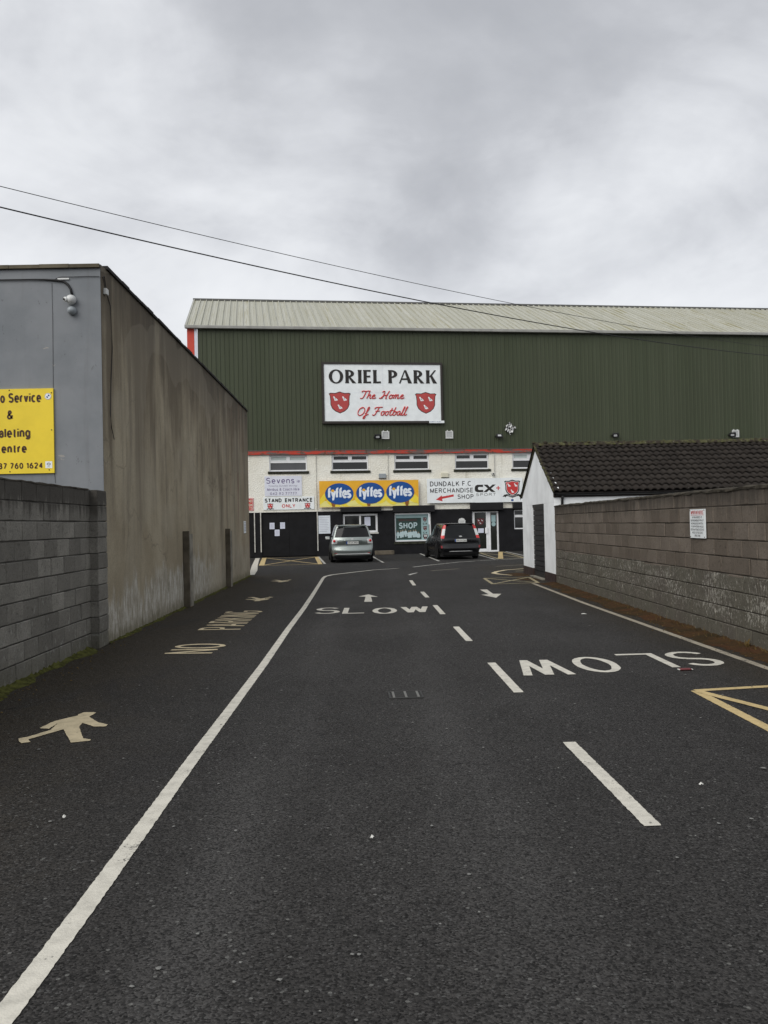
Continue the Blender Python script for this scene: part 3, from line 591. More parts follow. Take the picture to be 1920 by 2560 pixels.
# moss and dead leaves along the wall feet
def strip(name, label, x_of, width_of, y0, y1, mat, hmax, inward):
    b = MB(); ny = int((y1-y0)/.05); nx = 6; vs = []
    for i in range(ny+1):
        y = y0+(y1-y0)*i/ny; xw = x_of(y); w = width_of(y)
        for k in range(nx+1):
            f = k/nx; h = .003 + hmax*(1-f)**1.5*rnd.uniform(.3,1.1) if k < nx else .0015
            vs.append((xw + inward*w*f*(rnd.uniform(.93,1.05) if 0<k<nx else rnd.uniform(.8,1.1) if k==nx else 1), y, h))
    fs = [(i*(nx+1)+k, i*(nx+1)+k+1, (i+1)*(nx+1)+k+1, (i+1)*(nx+1)+k) for i in range(ny) for k in range(nx)]
    b.add(vs, fs); return tag(b.build(name, mat, None, True), label, name.replace('_',' '), None, 'stuff')
strip('rusty_moss', 'rust brown moss and dirt strip along the right wall foot', lambda y: 4.62, lambda y: .40+.06*math.sin(y*1.7)+.03*math.sin(y*5.1), 4, 22.7, 'rustmoss', .05, -1)
strip('green_moss', 'green moss at the foot of the left block wall', lambda y: -3.70-.0227*(y-4)-.02, lambda y: max(.04,.10+.06*math.sin(y*2.3)+.05*math.sin(y*6.1)-.0*y), 4, 12.0, 'greenmoss', .06, 1)
strip('wall_foot_moss', 'dark moss line at the foot of the rendered alley wall', lambda y: -3.82-.0189*(y-12.5), lambda y: .05+.03*math.sin(y*3.3)+.02*math.sin(y*7.7), 12.6, 28.9, 'greenmoss', .035, 1)
b = MB()
for x0,y0,rx,ry in ((4.30,26.6,.45,.9),(4.25,24.6,.32,.9)):
    n = 26; b.add([(x0+rx*math.cos(6.283*i/n)*rnd.uniform(.75,1.1), y0+ry*math.sin(6.283*i/n)*rnd.uniform(.75,1.1), .0012) for i in range(n)]+[(x0,y0,.002)], [(i,(i+1)%n,n) for i in range(n)])
tag(b.build('rust_stain','rustmoss'), 'rust coloured dirt in front of the shed door', 'rust stain', None, 'stuff')
b = MB()
for k in range(420):
    y = rnd.uniform(8,18); x = 4.585 - abs(rnd.gauss(0,.06)); h = rnd.uniform(.03,.10); a = rnd.random()*6.28; w=.006; dx=rnd.gauss(0,.03); dy=rnd.gauss(0,.03)
    b.add([(x-w*math.cos(a),y-w*math.sin(a),.01),(x+w*math.cos(a),y+w*math.sin(a),.01),(x+dx-.02,y+dy,h)],[(0,1,2)])
tag(b.build('dry_grass','drygrass'), 'short dry grass blades at the foot of the right wall', 'grass', None, 'stuff')

# grit and leaf scraps blown against the wall feet
b = MB()
for k in range(520):
    y = rnd.uniform(5, 22) if k % 2 else rnd.uniform(5, 28.5)
    x = 4.5-abs(rnd.gauss(0,.22)) if k % 2 else (-3.60 if y < 12.4 else -3.72)-.02*(y-5)+abs(rnd.gauss(0,.16))
    r = rnd.uniform(.005,.016); a0 = rnd.random()*6.28; n = 5
    b.add([(x+r*rnd.uniform(.6,1.3)*math.cos(a0+6.283*i/n), y+r*rnd.uniform(.6,1.3)*math.sin(a0+6.283*i/n), rnd.uniform(.006,.014)) for i in range(n)]+[(x,y,.018)], [(i,(i+1)%n,n) for i in range(n)])
tag(b.build('grit','drygrass'), 'brown grit and leaf scraps along the wall feet', 'grit', None, 'stuff')
wd = thing('weed', 'small dark weed at the foot of the right wall', 'weed', (4.53,10.75,.01))
for k in range(9):
    a = k*2.4; h = rnd.uniform(.05,.13); d_ = rnd.uniform(.03,.07); w = .012; c_, s_ = math.cos(a), math.sin(a)
    MB().add([(0,0,0),(c_*d_*.5-s_*w,s_*d_*.5+c_*w,h*.7),(c_*d_,s_*d_,h),(c_*d_*.5+s_*w,s_*d_*.5-c_*w,h*.7)],[(0,1,2,3)]).build('leaf','drygrass',wd)

# ------------------------------------------------------------------ concrete block walls
def block_mesh(w, h, d, seed):
    q = random.Random(seed); j = lambda a=.004: q.uniform(-a, a); c = .009
    vs = [(0,d,0),(w,d,0),(w,d,h),(0,d,h)] + [(j(.001),c,j(.001)),(w+j(.001),c,j(.001)),(w+j(.001),c,h+j(.001)),(j(.001),c,h+j(.001))]
    vs += [(c+j(),j(),c+j()),(w-c+j(),j(),c+j()),(w-c+j(),j(),h-c+j()),(c+j(),j(),h-c+j())]
    fs = [(8,9,10,11)] + [(4+i,4+(i+1)%4,8+(i+1)%4,8+i) for i in range(4)] + [(i,(i+1)%4,4+(i+1)%4,4+i) for i in range(4)]
    return MB().add(vs, fs).mesh('block')
def block_wall(root, length, courses, ch, mat, mort, bw=0.44, gap=0.010, stuff_from=None, depth=.1, flip=False):
    full = [block_mesh(bw, ch-gap, depth, 10+i) for i in range(6)]; half = [block_mesh((bw-gap)/2, ch-gap, depth, 30+i) for i in range(3)]
    for m_ in full + half: m_.materials.append(MT[mat])
    rest = MB()
    for r in range(courses):
        x = 0.0; first = r % 2
        while x < length - 0.1:
            hb = first; first = 0; w = (bw-gap)/2 if hb else bw
            me = rnd.choice(half if hb else full)
            loc = (x + rnd.uniform(-.002,.002), rnd.uniform(-.004,.004), r*ch + gap*.5)
            if stuff_from is not None and x >= stuff_from:
                rest.add([(v.co.x+loc[0], v.co.y+loc[1], v.co.z+loc[2]) for v in me.vertices], [tuple(p.vertices) for p in me.polygons])
            else: link('block', me, None, root, loc)
            x += w + gap
    if rest.v: tag(rest.build('block_run', mat, root), None, None, None, 'stuff')
    bx('mortar_core', (-.0, .009, 0), (length, .20, courses*ch-.002), mort, root)
# right wall: faces the lane (-x); local x runs towards the camera
rw = thing('block_wall', 'brown grey concrete block wall with paint-splashed lower courses beside the shed', 'wall', (4.6,22.48,0), R(-90))
rw['kind'] = 'thing'
block_wall(rw, 20.0, 9, .2205, 'block_r', 'mortar_r', stuff_from=13.9)
b = MB(); n = 130; vs = []
for i in range(n+1):
    x = 20.0*i/n
    for k, (yy, zz) in enumerate(((-.012,1.962),(-.012,1.985),(.06,2.005),(.14,2.005),(.215,1.985),(.215,1.955))): vs.append((x, yy+rnd.uniform(-.006,.006), zz+(rnd.uniform(-.014,.014) if 0<k<5 else rnd.uniform(-.012,.01))))
b.add(vs, [(i*6+k, i*6+k+1, (i+1)*6+k+1, (i+1)*6+k) for i in range(n) for k in range(5)]); b.build('capping', 'cap', rw)
# left wall: faces the lane (+x); local x runs away from the camera
lw = thing('block_wall', 'low grey concrete block wall with end pillar below the grey building', 'wall', (-3.715,4.0,0), R(91.3))
lw['kind'] = 'thing'
block_wall(lw, 8.05, 10, .2175, 'block_l', 'mortar_l')
pm = [block_mesh(.44,.2075,.3,60+i) for i in range(3)]
for m_ in pm: m_.materials.append(MT['block_l'])
for r in range(10): link('pillar_block', pm[r%3], None, lw, (8.06+rnd.uniform(-.003,.003), -.115+rnd.uniform(-.004,.004), r*.2175+.005))
bx('pillar_core', (8.075,-.10,0), (8.485,.2,2.172), 'mortar_l', lw)
b = MB(); n = 60; vs = []
for i in range(n+1):
    x = 8.05*i/n
    for k, (yy, zz) in enumerate(((-.006,2.168),(0.0,2.185),(.1,2.192),(.205,2.182),(.205,2.165))): vs.append((x, yy+rnd.uniform(-.004,.004), zz+rnd.uniform(-.006,.006)))
b.add(vs, [(i*5+k, i*5+k+1, (i+1)*5+k+1, (i+1)*5+k) for i in range(n) for k in range(4)]); b.build('capping', 'cap', lw)

# ------------------------------------------------------------------ grey workshop on the left
ws = thing('workshop_building', 'tall flat roofed building with grey front and stained brown alley wall', 'building', (-3.83,12.5,0))
sx = lambda y: -.0189*y                      # alley wall drifts left with depth
bx('front_wall', (-10.2,0,0), (0,.22,5.345), 'grey', ws)
b = MB()
b.prism([(.004,.0),(sx(16.5)+.004,16.5),(sx(16.5)-.25,16.5),(.0,.22)], 0, 5.40); b.build('alley_wall', 'render', ws)
bx('back_wall', (-10.2,16.25,0), (sx(16.5)-.26,16.5,5.4), 'render', ws)
bx('flat_roof', (-10.2,.23,5.20), (-.3,16.2,5.26), 'flashing', ws)
b = MB(); n = 24
for i in range(n): b.box((-10.2+10.2*i/n,-.045+rnd.uniform(-.004,.004),5.348),(-10.2+10.2*(i+1)/n-.004,.25,5.40+rnd.uniform(-.003,.003)))
b.build('coping', 'coping', ws)
b = MB(); n = 40
for i in range(n):
    y0 = .255+16.2*i/n; y1 = .255+16.2*(i+1)/n-.002; o = .04+rnd.uniform(-.006,.006); zt = 5.45+rnd.uniform(-.006,.006)
    b.prism([(sx(y0)+o,y0),(sx(y1)+o,y1),(sx(y1)-.3,y1),(sx(y0)-.3,y0)], 5.402, zt)
b.build('verge_flashing', 'flashing', ws)
b = MB(); b.tube([(-.685,-.004,5.14),(-.682,-.005,4.6),(-.69,-.004,3.65)], .0025, 5); b.tube([(-.69,-.004,2.44),(-.68,-.004,2.3)], .0025, 5); b.build('render_joint','flashing',ws)
# cabling on the grey front
cb = thing('wall_cable', 'black cable bundle clipped across the grey front wall to the camera', 'cable', (-3.83,12.5,0))
b = MB(); b.tube([(x+3.83,-.02,z) for x,z in ((-9.5,5.19),(-7,5.20),(-4.8,5.194),(-4.61,5.189),(-4.43,5.174),(-4.347,5.162),(-4.281,5.108),(-4.244,5.039),(-4.227,4.955))], [.008,.008,.010,.012,.016,.018,.018,.017,.016], 7); b.build('conduit','cable',cb,True)
b = MB(); b.tube([(x+3.83,-.014,z) for x,z in ((-4.60,5.178),(-4.47,5.188),(-4.42,5.215),(-4.376,5.223),(-4.196,5.221),(-4.0,5.226),(-3.836,5.220))], .0045, 5); b.build('thin_lead','cable',cb)
bx('cable_tie_tag', (-.60,-.02,5.186),(-.44,-.012,5.206),'cctv_white',cb)
cc = thing('dome_camera', 'white dome camera over a grey dome on the grey front wall', 'security camera', (-4.232,12.5,0))
b = MB(); b.lathe([(.055,0),(.058,-.02),(.068,-.03),(.070,-.05),(.064,-.085),(.045,-.115),(.02,-.13)], 18, 'y', (0,0,4.887)); b.build('dome','cctv_white',cc,True)
b = MB(); b.lathe([(.036,0),(.036,-.03),(.03,-.04),(.008,-.042)], 14, 'y', (0,0,0)); e = b.build('eye','cctv_white',cc,True); e.location = (-.045,-.095,4.882); e.rotation_euler = (R(10),0,R(-35))
b = MB(); b.lathe([(.016,0),(.016,-.006),(.004,-.007)], 12, 'y', (0,0,0)); e2 = b.build('lens','print_black',cc); e2.location = (-.071,-.134,4.876); e2.rotation_euler = (R(10),0,R(-35))
b = MB(); b.lathe([(.058,0),(.062,-.015),(.060,-.05),(.050,-.085),(.030,-.11),(.008,-.118)], 18, 'y', (.003,0,4.735)); b.build('lower_dome','cctv_grey',cc,True)
jb = thing('junction_box', 'small pale junction box on the alley wall below the verge', 'junction box', (-3.826,12.66,5.04))
bx('box', (0,-.05,-.04),(.05,.05,.05),'alarm_box',jb,.006)
b = MB(); b.tube([(0.012,-.09,.19),(.012,-.05,.16),(.012,0,.05)], .006, 5); b.build('lead','cable',jb)
hw = MB().tube([(-3.815,12.56,5.22),(-3.815,12.64,5.27),(-3.82,12.76,5.05),(-3.822,12.93,4.91),(-3.824,13.0,4.30),(-3.822,12.90,3.8),(-3.82,12.85,3.3),(-3.82,12.88,3.12),(-3.81,12.97,2.95)], .006, 6).build('loose_cable','cable',None,True)
tag(hw, 'loose black cable hanging down the near end of the alley wall', 'cable')
# yellow sign
ys = thing('service_sign', 'bright yellow workshop sign on the grey front wall', 'sign', (-5.14,12.5,3.04))
bx('board', (-.63,-.03,-.598),(.626,-.004,.602),'sign_yellow',ys)
y = -.0325
wall_text('lettering','Auto Service',-.345,.458,.405,.545,y,'print_brown',ys,wt=.026); wall_text('lettering','&',-.03,.062,.170,.300,y,'print_brown',ys,wt=.024)
wall_text('lettering','Valeting',-.245,.298,-.118,.050,y,'print_brown',ys,wt=.026); wall_text('lettering','Centre',-.212,.243,-.306,-.178,y,'print_brown',ys,wt=.026); wall_text('lettering','087 760 1624',-.225,.468,-.531,-.444,y,'print_brown',ys,wt=.017)
b = MB(); b.poly_xz(ell(.554,.488,.047,.047,24), y); bd = b.build('badge','sign_white',ys); 
b = MB(); b.poly_xz(ell(.554,.488,.044,.044,24), y-.0006); b.build('badge_ring','print_grey',bd)
b = MB(); b.poly_xz(ell(.554,.488,.040,.040,24), y-.0012); b.build('badge_face','sign_white',bd)
b = MB(); 
for a in (0,180): b.poly_xz([(.554,.488)]+ell(.554,.488,.026,.026,6,a,a+90), y-.0018)
b.build('badge_quarter','print_blue',bd)
b = MB(); b.poly_xz([(.502,-.529),(.599,-.529),(.599,-.432),(.502,-.432)], y); bd = b.build('badge','sign_white',ys)
b = MB(); b.tube([(x,y-.002,z) for x,z in ell(.55,-.470,.022,.018,14)+[(.572,-.470)]], .0022, 4); b.box((.522,y-.002,-.472),(.580,y-.0005,-.467)); b.build('badge_ring','print_grey',bd)
wall_text('badge_text','OPEL',.530,.572,-.515,-.503,y-.001,'print_grey',bd)
for x,z in ((.01,.584),(.603,.538),(.597,.012),(.555,-.552),(.002,-.568)): MB().lathe([(.009,0),(.009,-.004),(.003,-.006)],8,'y',(x,-.030,z)).build('screw','screw',ys)
# concrete posts left standing against the alley wall
for y0, h, lab in ((18.0,1.56,'nearer short concrete post standing against the alley wall'),(23.75,1.58,'farther short concrete post standing against the alley wall')):
    p = thing('concrete_post', lab, 'post', (-3.83-.0189*(y0-12.5),y0,0), R(1.1), 'concrete posts against the alley wall')
    b = MB(); b.box((.006,0,0),(.135,.045,h),.008); b.build('post_face','cement_dark',p); b = MB(); b.prism([(.006,.046),(.125,.046),(.115,.50),(.006,.50)],0,h-.06); b.build('post_body','cement',p)  # front slab in a darker concrete tone than the body behind
nt_ = thing('wall_notice', 'narrow white notice at the far end of the alley wall', 'notice', (-4.115,27.8,1.61), R(91))
bx('board', (-.24,-.015,-.19),(.24,-.002,.19),'sign_white',nt_)
for k in range(6): bx('text_line',(-.18,-.0175,.13-.05*k),(.18,-.0155,.15-.05*k),'print_lilac',nt_)

# notice on the right wall
rn = thing('notice_board', 'white noise notice with red heading on the right block wall', 'notice', (4.592,12.45,1.535), R(-90))
bx('board', (-.29,-.018,-.205),(.29,-.003,.205),'sign_white',rn)
y = -.0195
wall_text('heading','IMPORTANT NOTICE',-.24,.24,.135,.185,y,'print_red',rn,.02); bx('underline',(-.25,y-.001,.121),(.25,y+.001,.126),'print_red',rn)
for k,(s_,w) in enumerate((('IN THE INTEREST OF',.19),('OUR NEIGHBOURS PRIVACY',.25),('WE WOULD BE GRATEFUL',.235),('IF OUR PATRONS WOULD',.235),('REFRAIN FROM EXCESSIVE',.25),('NOISE AS YOU LEAVE',.20),('ORIEL PARK',.11))):
    z = .075-.0435*k; wall_text('text_line',s_,-w,w,z,z+.030,y,'print_grey',rn,.016)
for x in (-.27,.27):
    for z in (-.188,.188): MB().lathe([(.008,0),(.008,-.004),(.003,-.005)],8,'y',(x,-.0185,z)).build('screw','screw',rn)

# ------------------------------------------------------------------ white shed
sh = thing('tiled_shed', 'white gabled shed with dark wavy tile roof and black slatted door', 'shed', (4.6,22.5,0))
DEP, APX, EAVE, RID, LEN = 4.85, 2.45, 2.42, 3.74, 9.0
# gable wall facing the lane, with the door opening (y 1.40..3.22, z 0..2.08)
b = MB(); gx0, gx1 = 0.0, .22
def gpoly(pts): b.add([(gx0,y,z) for y,z in pts]+[(gx1,y,z) for y,z in pts], [tuple(range(len(pts))), tuple(range(2*len(pts)-1,len(pts)-1,-1))]+[(i,(i+1)%len(pts),len(pts)+(i+1)%len(pts),len(pts)+i) for i in range(len(pts))])
gpoly([(0,.24),(1.40,.24),(1.40,2.08),(0,2.08)]); gpoly([(3.22,.24),(DEP,.24),(DEP,2.08),(3.22,2.08)]); gpoly([(0,2.082),(DEP,2.082),(DEP,EAVE),(APX,RID-.06),(0,EAVE)])
b.build('gable_wall','white_wall',sh)
b = MB(); b.box((-.012,-.012,0),(.22,1.40,.238)).box((-.012,3.22,0),(.22,DEP,.238)); b.build('plinth','plinth',sh)
bx('front_wall',(.222,.0,.0),(LEN,.2,EAVE-.02),'white_wall',sh); bx('back_wall',(.222,DEP-.2,0),(LEN,DEP,EAVE-.02),'white_wall',sh); bx('door_step',(-.10,1.38,0),(.16,3.24,.03),'cement',sh)
dr = bpy.data.objects.new('door', None); COL.objects.link(dr); dr.parent = sh
bx('door_leaf',(.078,1.40,.03),(.10,3.22,2.08),'black_plastic',dr)
for k in range(14):
    z0 = .06+.1435*k; MB().prism([(.035,1.42),(.075,1.42),(.075,3.20),(.035,3.20)], z0, z0+.125).build('slat','slat',dr)
bx('door_frame',(.02,1.402,2.0),(.0765,3.218,2.078),'black_plastic',dr)
# roof: backing, tiles as parts, ridge, verge
rf = bpy.data.objects.new('roof', None); COL.objects.link(rf); rf.parent = sh
pit = math.atan2(RID-EAVE, APX); SL = math.hypot(RID-EAVE, APX)
b = MB(); b.add([(-.05,-.16,EAVE-.10-.02),(LEN,-.16,EAVE-.12),(LEN,APX,RID-.02),(-.05,APX,RID-.02)],[(0,1,2,3)]); b.add([(-.05,DEP+.16,EAVE-.10),(LEN,DEP+.16,EAVE-.10),(LEN,APX,RID-.02),(-.05,APX,RID-.02)],[(3,2,1,0)]); b.build('underlay','flashing',rf)
tw, te = .385, .298
def tile_mesh(seed):
    q = random.Random(seed); b = MB(); n = 16; vs = []
    for (yy, lift) in ((0,.050),(te+.05,.0)):
        for i in range(n+1):
            u = i/n; wv = .026*math.sin(2*math.pi*(2*u) - .5) + .006*math.sin(4*math.pi*2*u)
            vs.append((u*(tw-.003), yy+q.uniform(-.002,.002), lift+wv))
    for i in range(n+1): x,y_,z = vs[i]; vs.append((x, y_+.004, z-.030))
    fs = [(i,i+1,n+2+i,n+1+i) for i in range(n)] + [(2*(n+1)+i, 2*(n+1)+i+1, i+1, i) for i in range(n)]
    me = b.add(vs, fs).mesh('tile', True); me.materials.append(MT['tile'])
    return me
tms = [tile_mesh(i) for i in range(4)]
rows = 10
for r in range(rows):
    s0 = -.19 + r*te
    for c in range(23):
        dy = s0*math.cos(pit); dz = s0*math.sin(pit)
        link('tile', rnd.choice(tms), None, rf, (-.04+c*tw+rnd.uniform(-.003,.003), dy+.0, EAVE+.012+dz+rnd.uniform(-.004,.004)), (pit-R(1.0)+R(rnd.uniform(-.7,.7)),0,R(rnd.uniform(-.5,.5))))
b = MB(); b.add([(-.05,DEP+.16,EAVE-.06),(LEN,DEP+.16,EAVE-.06),(LEN,APX+.05,RID+.03),(-.05,APX+.05,RID+.03)],[(0,1,2,3)]); b.build('far_slope','tile',rf)
for k in range(20):
    b = MB(); n = 6; vs = []
    for x in (0,.11,.22,.33,.445):
        for i in range(n+1):
            a = math.pi*i/n; rr = .125+rnd.uniform(-.012,.012); vs.append((x+rnd.uniform(-.004,.004), math.cos(a)*rr, math.sin(a)*rr*.8))
    b.add(vs, [(j*(n+1)+i, j*(n+1)+i+1, (j+1)*(n+1)+i+1, (j+1)*(n+1)+i) for j in range(4) for i in range(n)]); o = b.build('ridge_tile','mossy',rf,True); o.location = (-.06+k*.45, APX, RID-.005)
b = MB()
for k in range(120):
    f = k/119; yy = -.16+(APX+.1)*f; zz = EAVE-.06+(RID-EAVE+.06)*f; r = rnd.uniform(.02,.045)
    b.lathe([(r*.6,-r*.7),(r,0),(r*.7,r*.6),(r*.2,r*.8)],6,'z',(-.045+rnd.uniform(-.01,.02),yy+rnd.uniform(-.015,.015),zz+rnd.uniform(.0,.03)))
o = b.build('verge_moss','mossy',rf,True); o['kind']='stuff'
b = MB()
for k in range(90):
    f = k/89; r = rnd.uniform(.02,.05)*(1 if rnd.random()<.8 else 1.5); b.lathe([(r*.8,-r*.4),(r,0),(r*.6,r*.5),(r*.15,r*.65)],6,'z',(-.05+LEN*f**1.3, APX+rnd.uniform(-.08,.05), RID+.085+rnd.uniform(-.015,.008)))
o = b.build('ridge_moss','mossy',rf,True); o['kind']='stuff'
b = MB(); b.add([(-.03,-.16,EAVE-.17),(-.03,-.16,EAVE-.07),(-.03,APX,RID-.01),(-.03,APX,RID-.10)],[(0,1,2,3)]); b.add([(-.03,DEP+.16,EAVE-.17),(-.03,DEP+.16,EAVE-.07),(-.03,APX,RID-.01),(-.03,APX,RID-.10)],[(3,2,1,0)]); b.build('verge_board','mossy',rf)
bx('fascia',(-.02,-.03,EAVE-.21),(LEN,-.005,EAVE-.04),'fascia',sh)
b = MB(); n=8; vs=[]
for x in (.02,LEN):
    for i in range(n+1):
        a = math.pi+math.pi*i/n; vs.append((x, -.095+.055*math.cos(a), EAVE-.115+.055*math.sin(a)))
b.add(vs,[(i,i+1,n+2+i,n+1+i) for i in range(n)]); b.build('gutter','black_plastic',sh,True)
MB().tube([(.20,-.09,EAVE-.17),(.20,-.06,EAVE-.24),(.20,-.035,EAVE-.30),(.20,-.035,.05)],.034,10).build('downpipe','black_plastic',sh,True)

# ------------------------------------------------------------------ overhead cables
def cable(pa, pb, zf, r, lab):
    pts = [(pa[0]+(pb[0]-pa[0])*t, pa[1]+(pb[1]-pa[1])*t, zf(t)) for t in [i/60*1.45-.2 for i in range(61)]]
    tag(MB().tube(pts, r, 6).build('overhead_cable','cable',None,True), lab, 'cable', 'overhead cables crossing the lane')
cable((-8.5,16),(16,36), lambda t: 7.72+1.6*(t-.42)**2, .014, 'thicker lower overhead cable crossing above the lane')
cable((-9,16.5),(16.5,36.5), lambda t: 8.325+1.4*(t-.5)**2, .008, 'thinner upper overhead cable crossing above the lane')

# ------------------------------------------------------------------ football stand (local x along the facade, y into the building)
TH = R(8); P0 = Vector((0,46.3,0)); DX = Vector((math.cos(TH), math.sin(TH), 0)); DN = Vector((-math.sin(TH), math.cos(TH), 0))
def fp(u, v=0.0, z=0.0): return P0 + DX*u + DN*v + Vector((0,0,z))
st = thing('football_stand', 'large green clad football stand with pale ribbed roof and white and black ground floor', 'building', P0, TH)
def holed(name, u0, u1, z0, z1, holes, mat, y0=0.0, y1=.3):
    us = sorted({u0,u1}|{h for q in holes for h in q[:2] if u0<h<u1}); zs = sorted({z0,z1}|{h for q in holes for h in q[2:] if z0<h<z1}); b = MB()
    inh = lambda u,z: any(q[0]<u<q[1] and q[2]<z<q[3] for q in holes)
    for a,c in zip(us,us[1:]):
        for e,f in zip(zs,zs[1:]):
            if inh((a+c)/2,(e+f)/2): continue
            b.add([(a,y0,e),(c,y0,e),(c,y0,f),(a,y0,f)],[(0,1,2,3)])
    for (a,c,e,f) in holes:
        e2, f2 = max(e,z0), min(f,z1)
        if f2 <= e2: continue
        b.add([(a,y0,e2),(a,y1,e2),(a,y1,f2),(a,y0,f2)],[(0,1,2,3)]); b.add([(c,y0,e2),(c,y1,e2),(c,y1,f2),(c,y0,f2)],[(3,2,1,0)])
        if f<=z1: b.add([(a,y0,f),(c,y0,f),(c,y1,f),(a,y1,f)],[(0,1,2,3)])
        if e>=z0 and e>0.01: b.add([(a,y0,e),(c,y0,e),(c,y1,e),(a,y1,e)],[(3,2,1,0)])
    me = bpy.data.meshes.new(name); me.from_pydata(b.v,[],b.f); return link(name, me, mat, st)
UR = 34.0
wins = [(-5.46,-3.50,4.44,5.30),(-2.22,-.28,4.44,5.30),(1.10,2.98,4.44,5.30),(4.38,6.25,4.44,5.30),(7.55,9.45,4.44,5.30),(10.8,12.7,4.44,5.30)]
lowh = [(-5.92,-3.08,0.0,2.30),(-7.6,-6.30,0.0,2.30),(-1.69,.15,1.18,2.17),(1.05,3.0,.66,2.17),(5.25,6.71,0.0,2.17),(7.57,9.0,1.18,2.22)]
holed('upper_wall', -9.0, UR, 2.33, 5.30, wins, 'roughcast')
holed('lower_wall', -9.0, UR, 0.0, 2.328, lowh, 'black_wall', -.012, .3)
# recess backs
def panel(name, u0,u1,z0,z1,y,mat,parent): return MB().add([(u0,y,z0),(u1,y,z0),(u1,y,z1),(u0,y,z1)],[(0,1,2,3)]).build(name,mat,parent)
def frame(b, u0,u1,z0,z1,t,y0,y1): b.box((u0,y0,z0),(u1,y1,z0+t)).box((u0,y0,z1-t),(u1,y1,z1)).box((u0,y0+.001,z0+t),(u0+t,y1,z1-t)).box((u1-t,y0+.001,z0+t),(u1,y1,z1-t)); return b
for i,(u0,u1,z0,z1) in enumerate(wins):
    b = MB(); frame(b,u0+.01,u1-.01,z0+.02,z1-.01,.055,.07,.13); zm = z0+.49; b.box((u0+.066,.071,zm-.05),(u1-.066,.129,zm+.05)); uc=(u0+u1)/2; b.box((uc-.06,.0715,zm+.05),(uc+.06,.128,z1-.066))
    fr = b.build('window','upvc',st)
    pale = i in (0,4)
    for (a,c,e,f,k) in ((u0+.066,u1-.066,z0+.076,zm-.05,0),(u0+.066,uc-.06,zm+.05,z1-.066,1),(uc+.06,u1-.066,zm+.05,z1-.066,1)):
        panel('pane',a,c,e,f,.105,('glass_pale' if k else 'glass_grey') if i==0 else ('glass_pale' if (pale and k) else 'glass'),fr)
        if k:
            bb = MB(); frame(bb,a+.004,c-.004,e+.004,f-.004,.035,.062,.10); bb.build('casement','upvc',fr)
    MB().box((u0-.08,-.06,z0-.13),(u1+.09,.07,z0+.0),.012).build('sill','sill',fr)
# ticket window
b = MB(); frame(b,-1.69,.15,1.18,2.17,.10,.08,.15); b.box((-.82,.081,1.28),(-.73,.149,2.07)); tw_ = b.build('window','upvc',st)
panel('pane',-1.59,-.82,1.28,2.07,.12,'glass',tw_); panel('pane',-.73,.05,1.28,2.07,.12,'glass',tw_); MB().box((-1.72,-.05,1.10),(.18,.079,1.178),.01).build('sill','white_pipe',tw_)
# shop window with its poster print behind the glass edge
b = MB(); frame(b,1.05,3.0,.66,2.17,.06,.06,.13); sw = b.build('window','upvc',st); bx('sill',(1.0,-.05,.52),(3.05,.058,.655),'sill',sw)
po = panel('poster',1.115,2.90,.725,2.10,.10,'poster_aqua',sw)
panel('poster_photo',1.14,2.49,.76,1.90,.097,'poster_green',po)
wall_text('poster_heading','MERCHANDISE',1.28,2.26,1.73,1.84,.0955,'poster_red',po,.02); wall_text('poster_lettering','SHOP',1.28,2.28,1.33,1.66,.0955,'poster_white',po,wt=.062)
q = random.Random(3)
for k in range(9):
    cx = 1.24+.138*k+q.uniform(-.03,.03); hz = 1.17+q.uniform(-.06,.10); b = MB(); w = q.uniform(.06,.085)
    b.poly_xz([(cx-w,hz-.08),(cx-w*1.3,hz-.24),(cx-w*.8,hz-.26),(cx-w*.7,hz-.36),(cx+w*.7,hz-.36),(cx+w*.8,hz-.25),(cx+w*1.3,hz-.20),(cx+w,hz-.07),(cx+w*.3,hz-.04),(cx-w*.3,hz-.04)], .0952-.0002*k); b.build('poster_shirt','poster_white',po)
    b = MB(); b.poly_xz(ell(cx,hz,.036,.048,10), .0952-.0002*k); b.build('poster_head','poster_skin',po)
panel('poster_band',1.14,2.49,.76,.84,.0925,'poster_green',po)  # plain green print band across the foot of the group
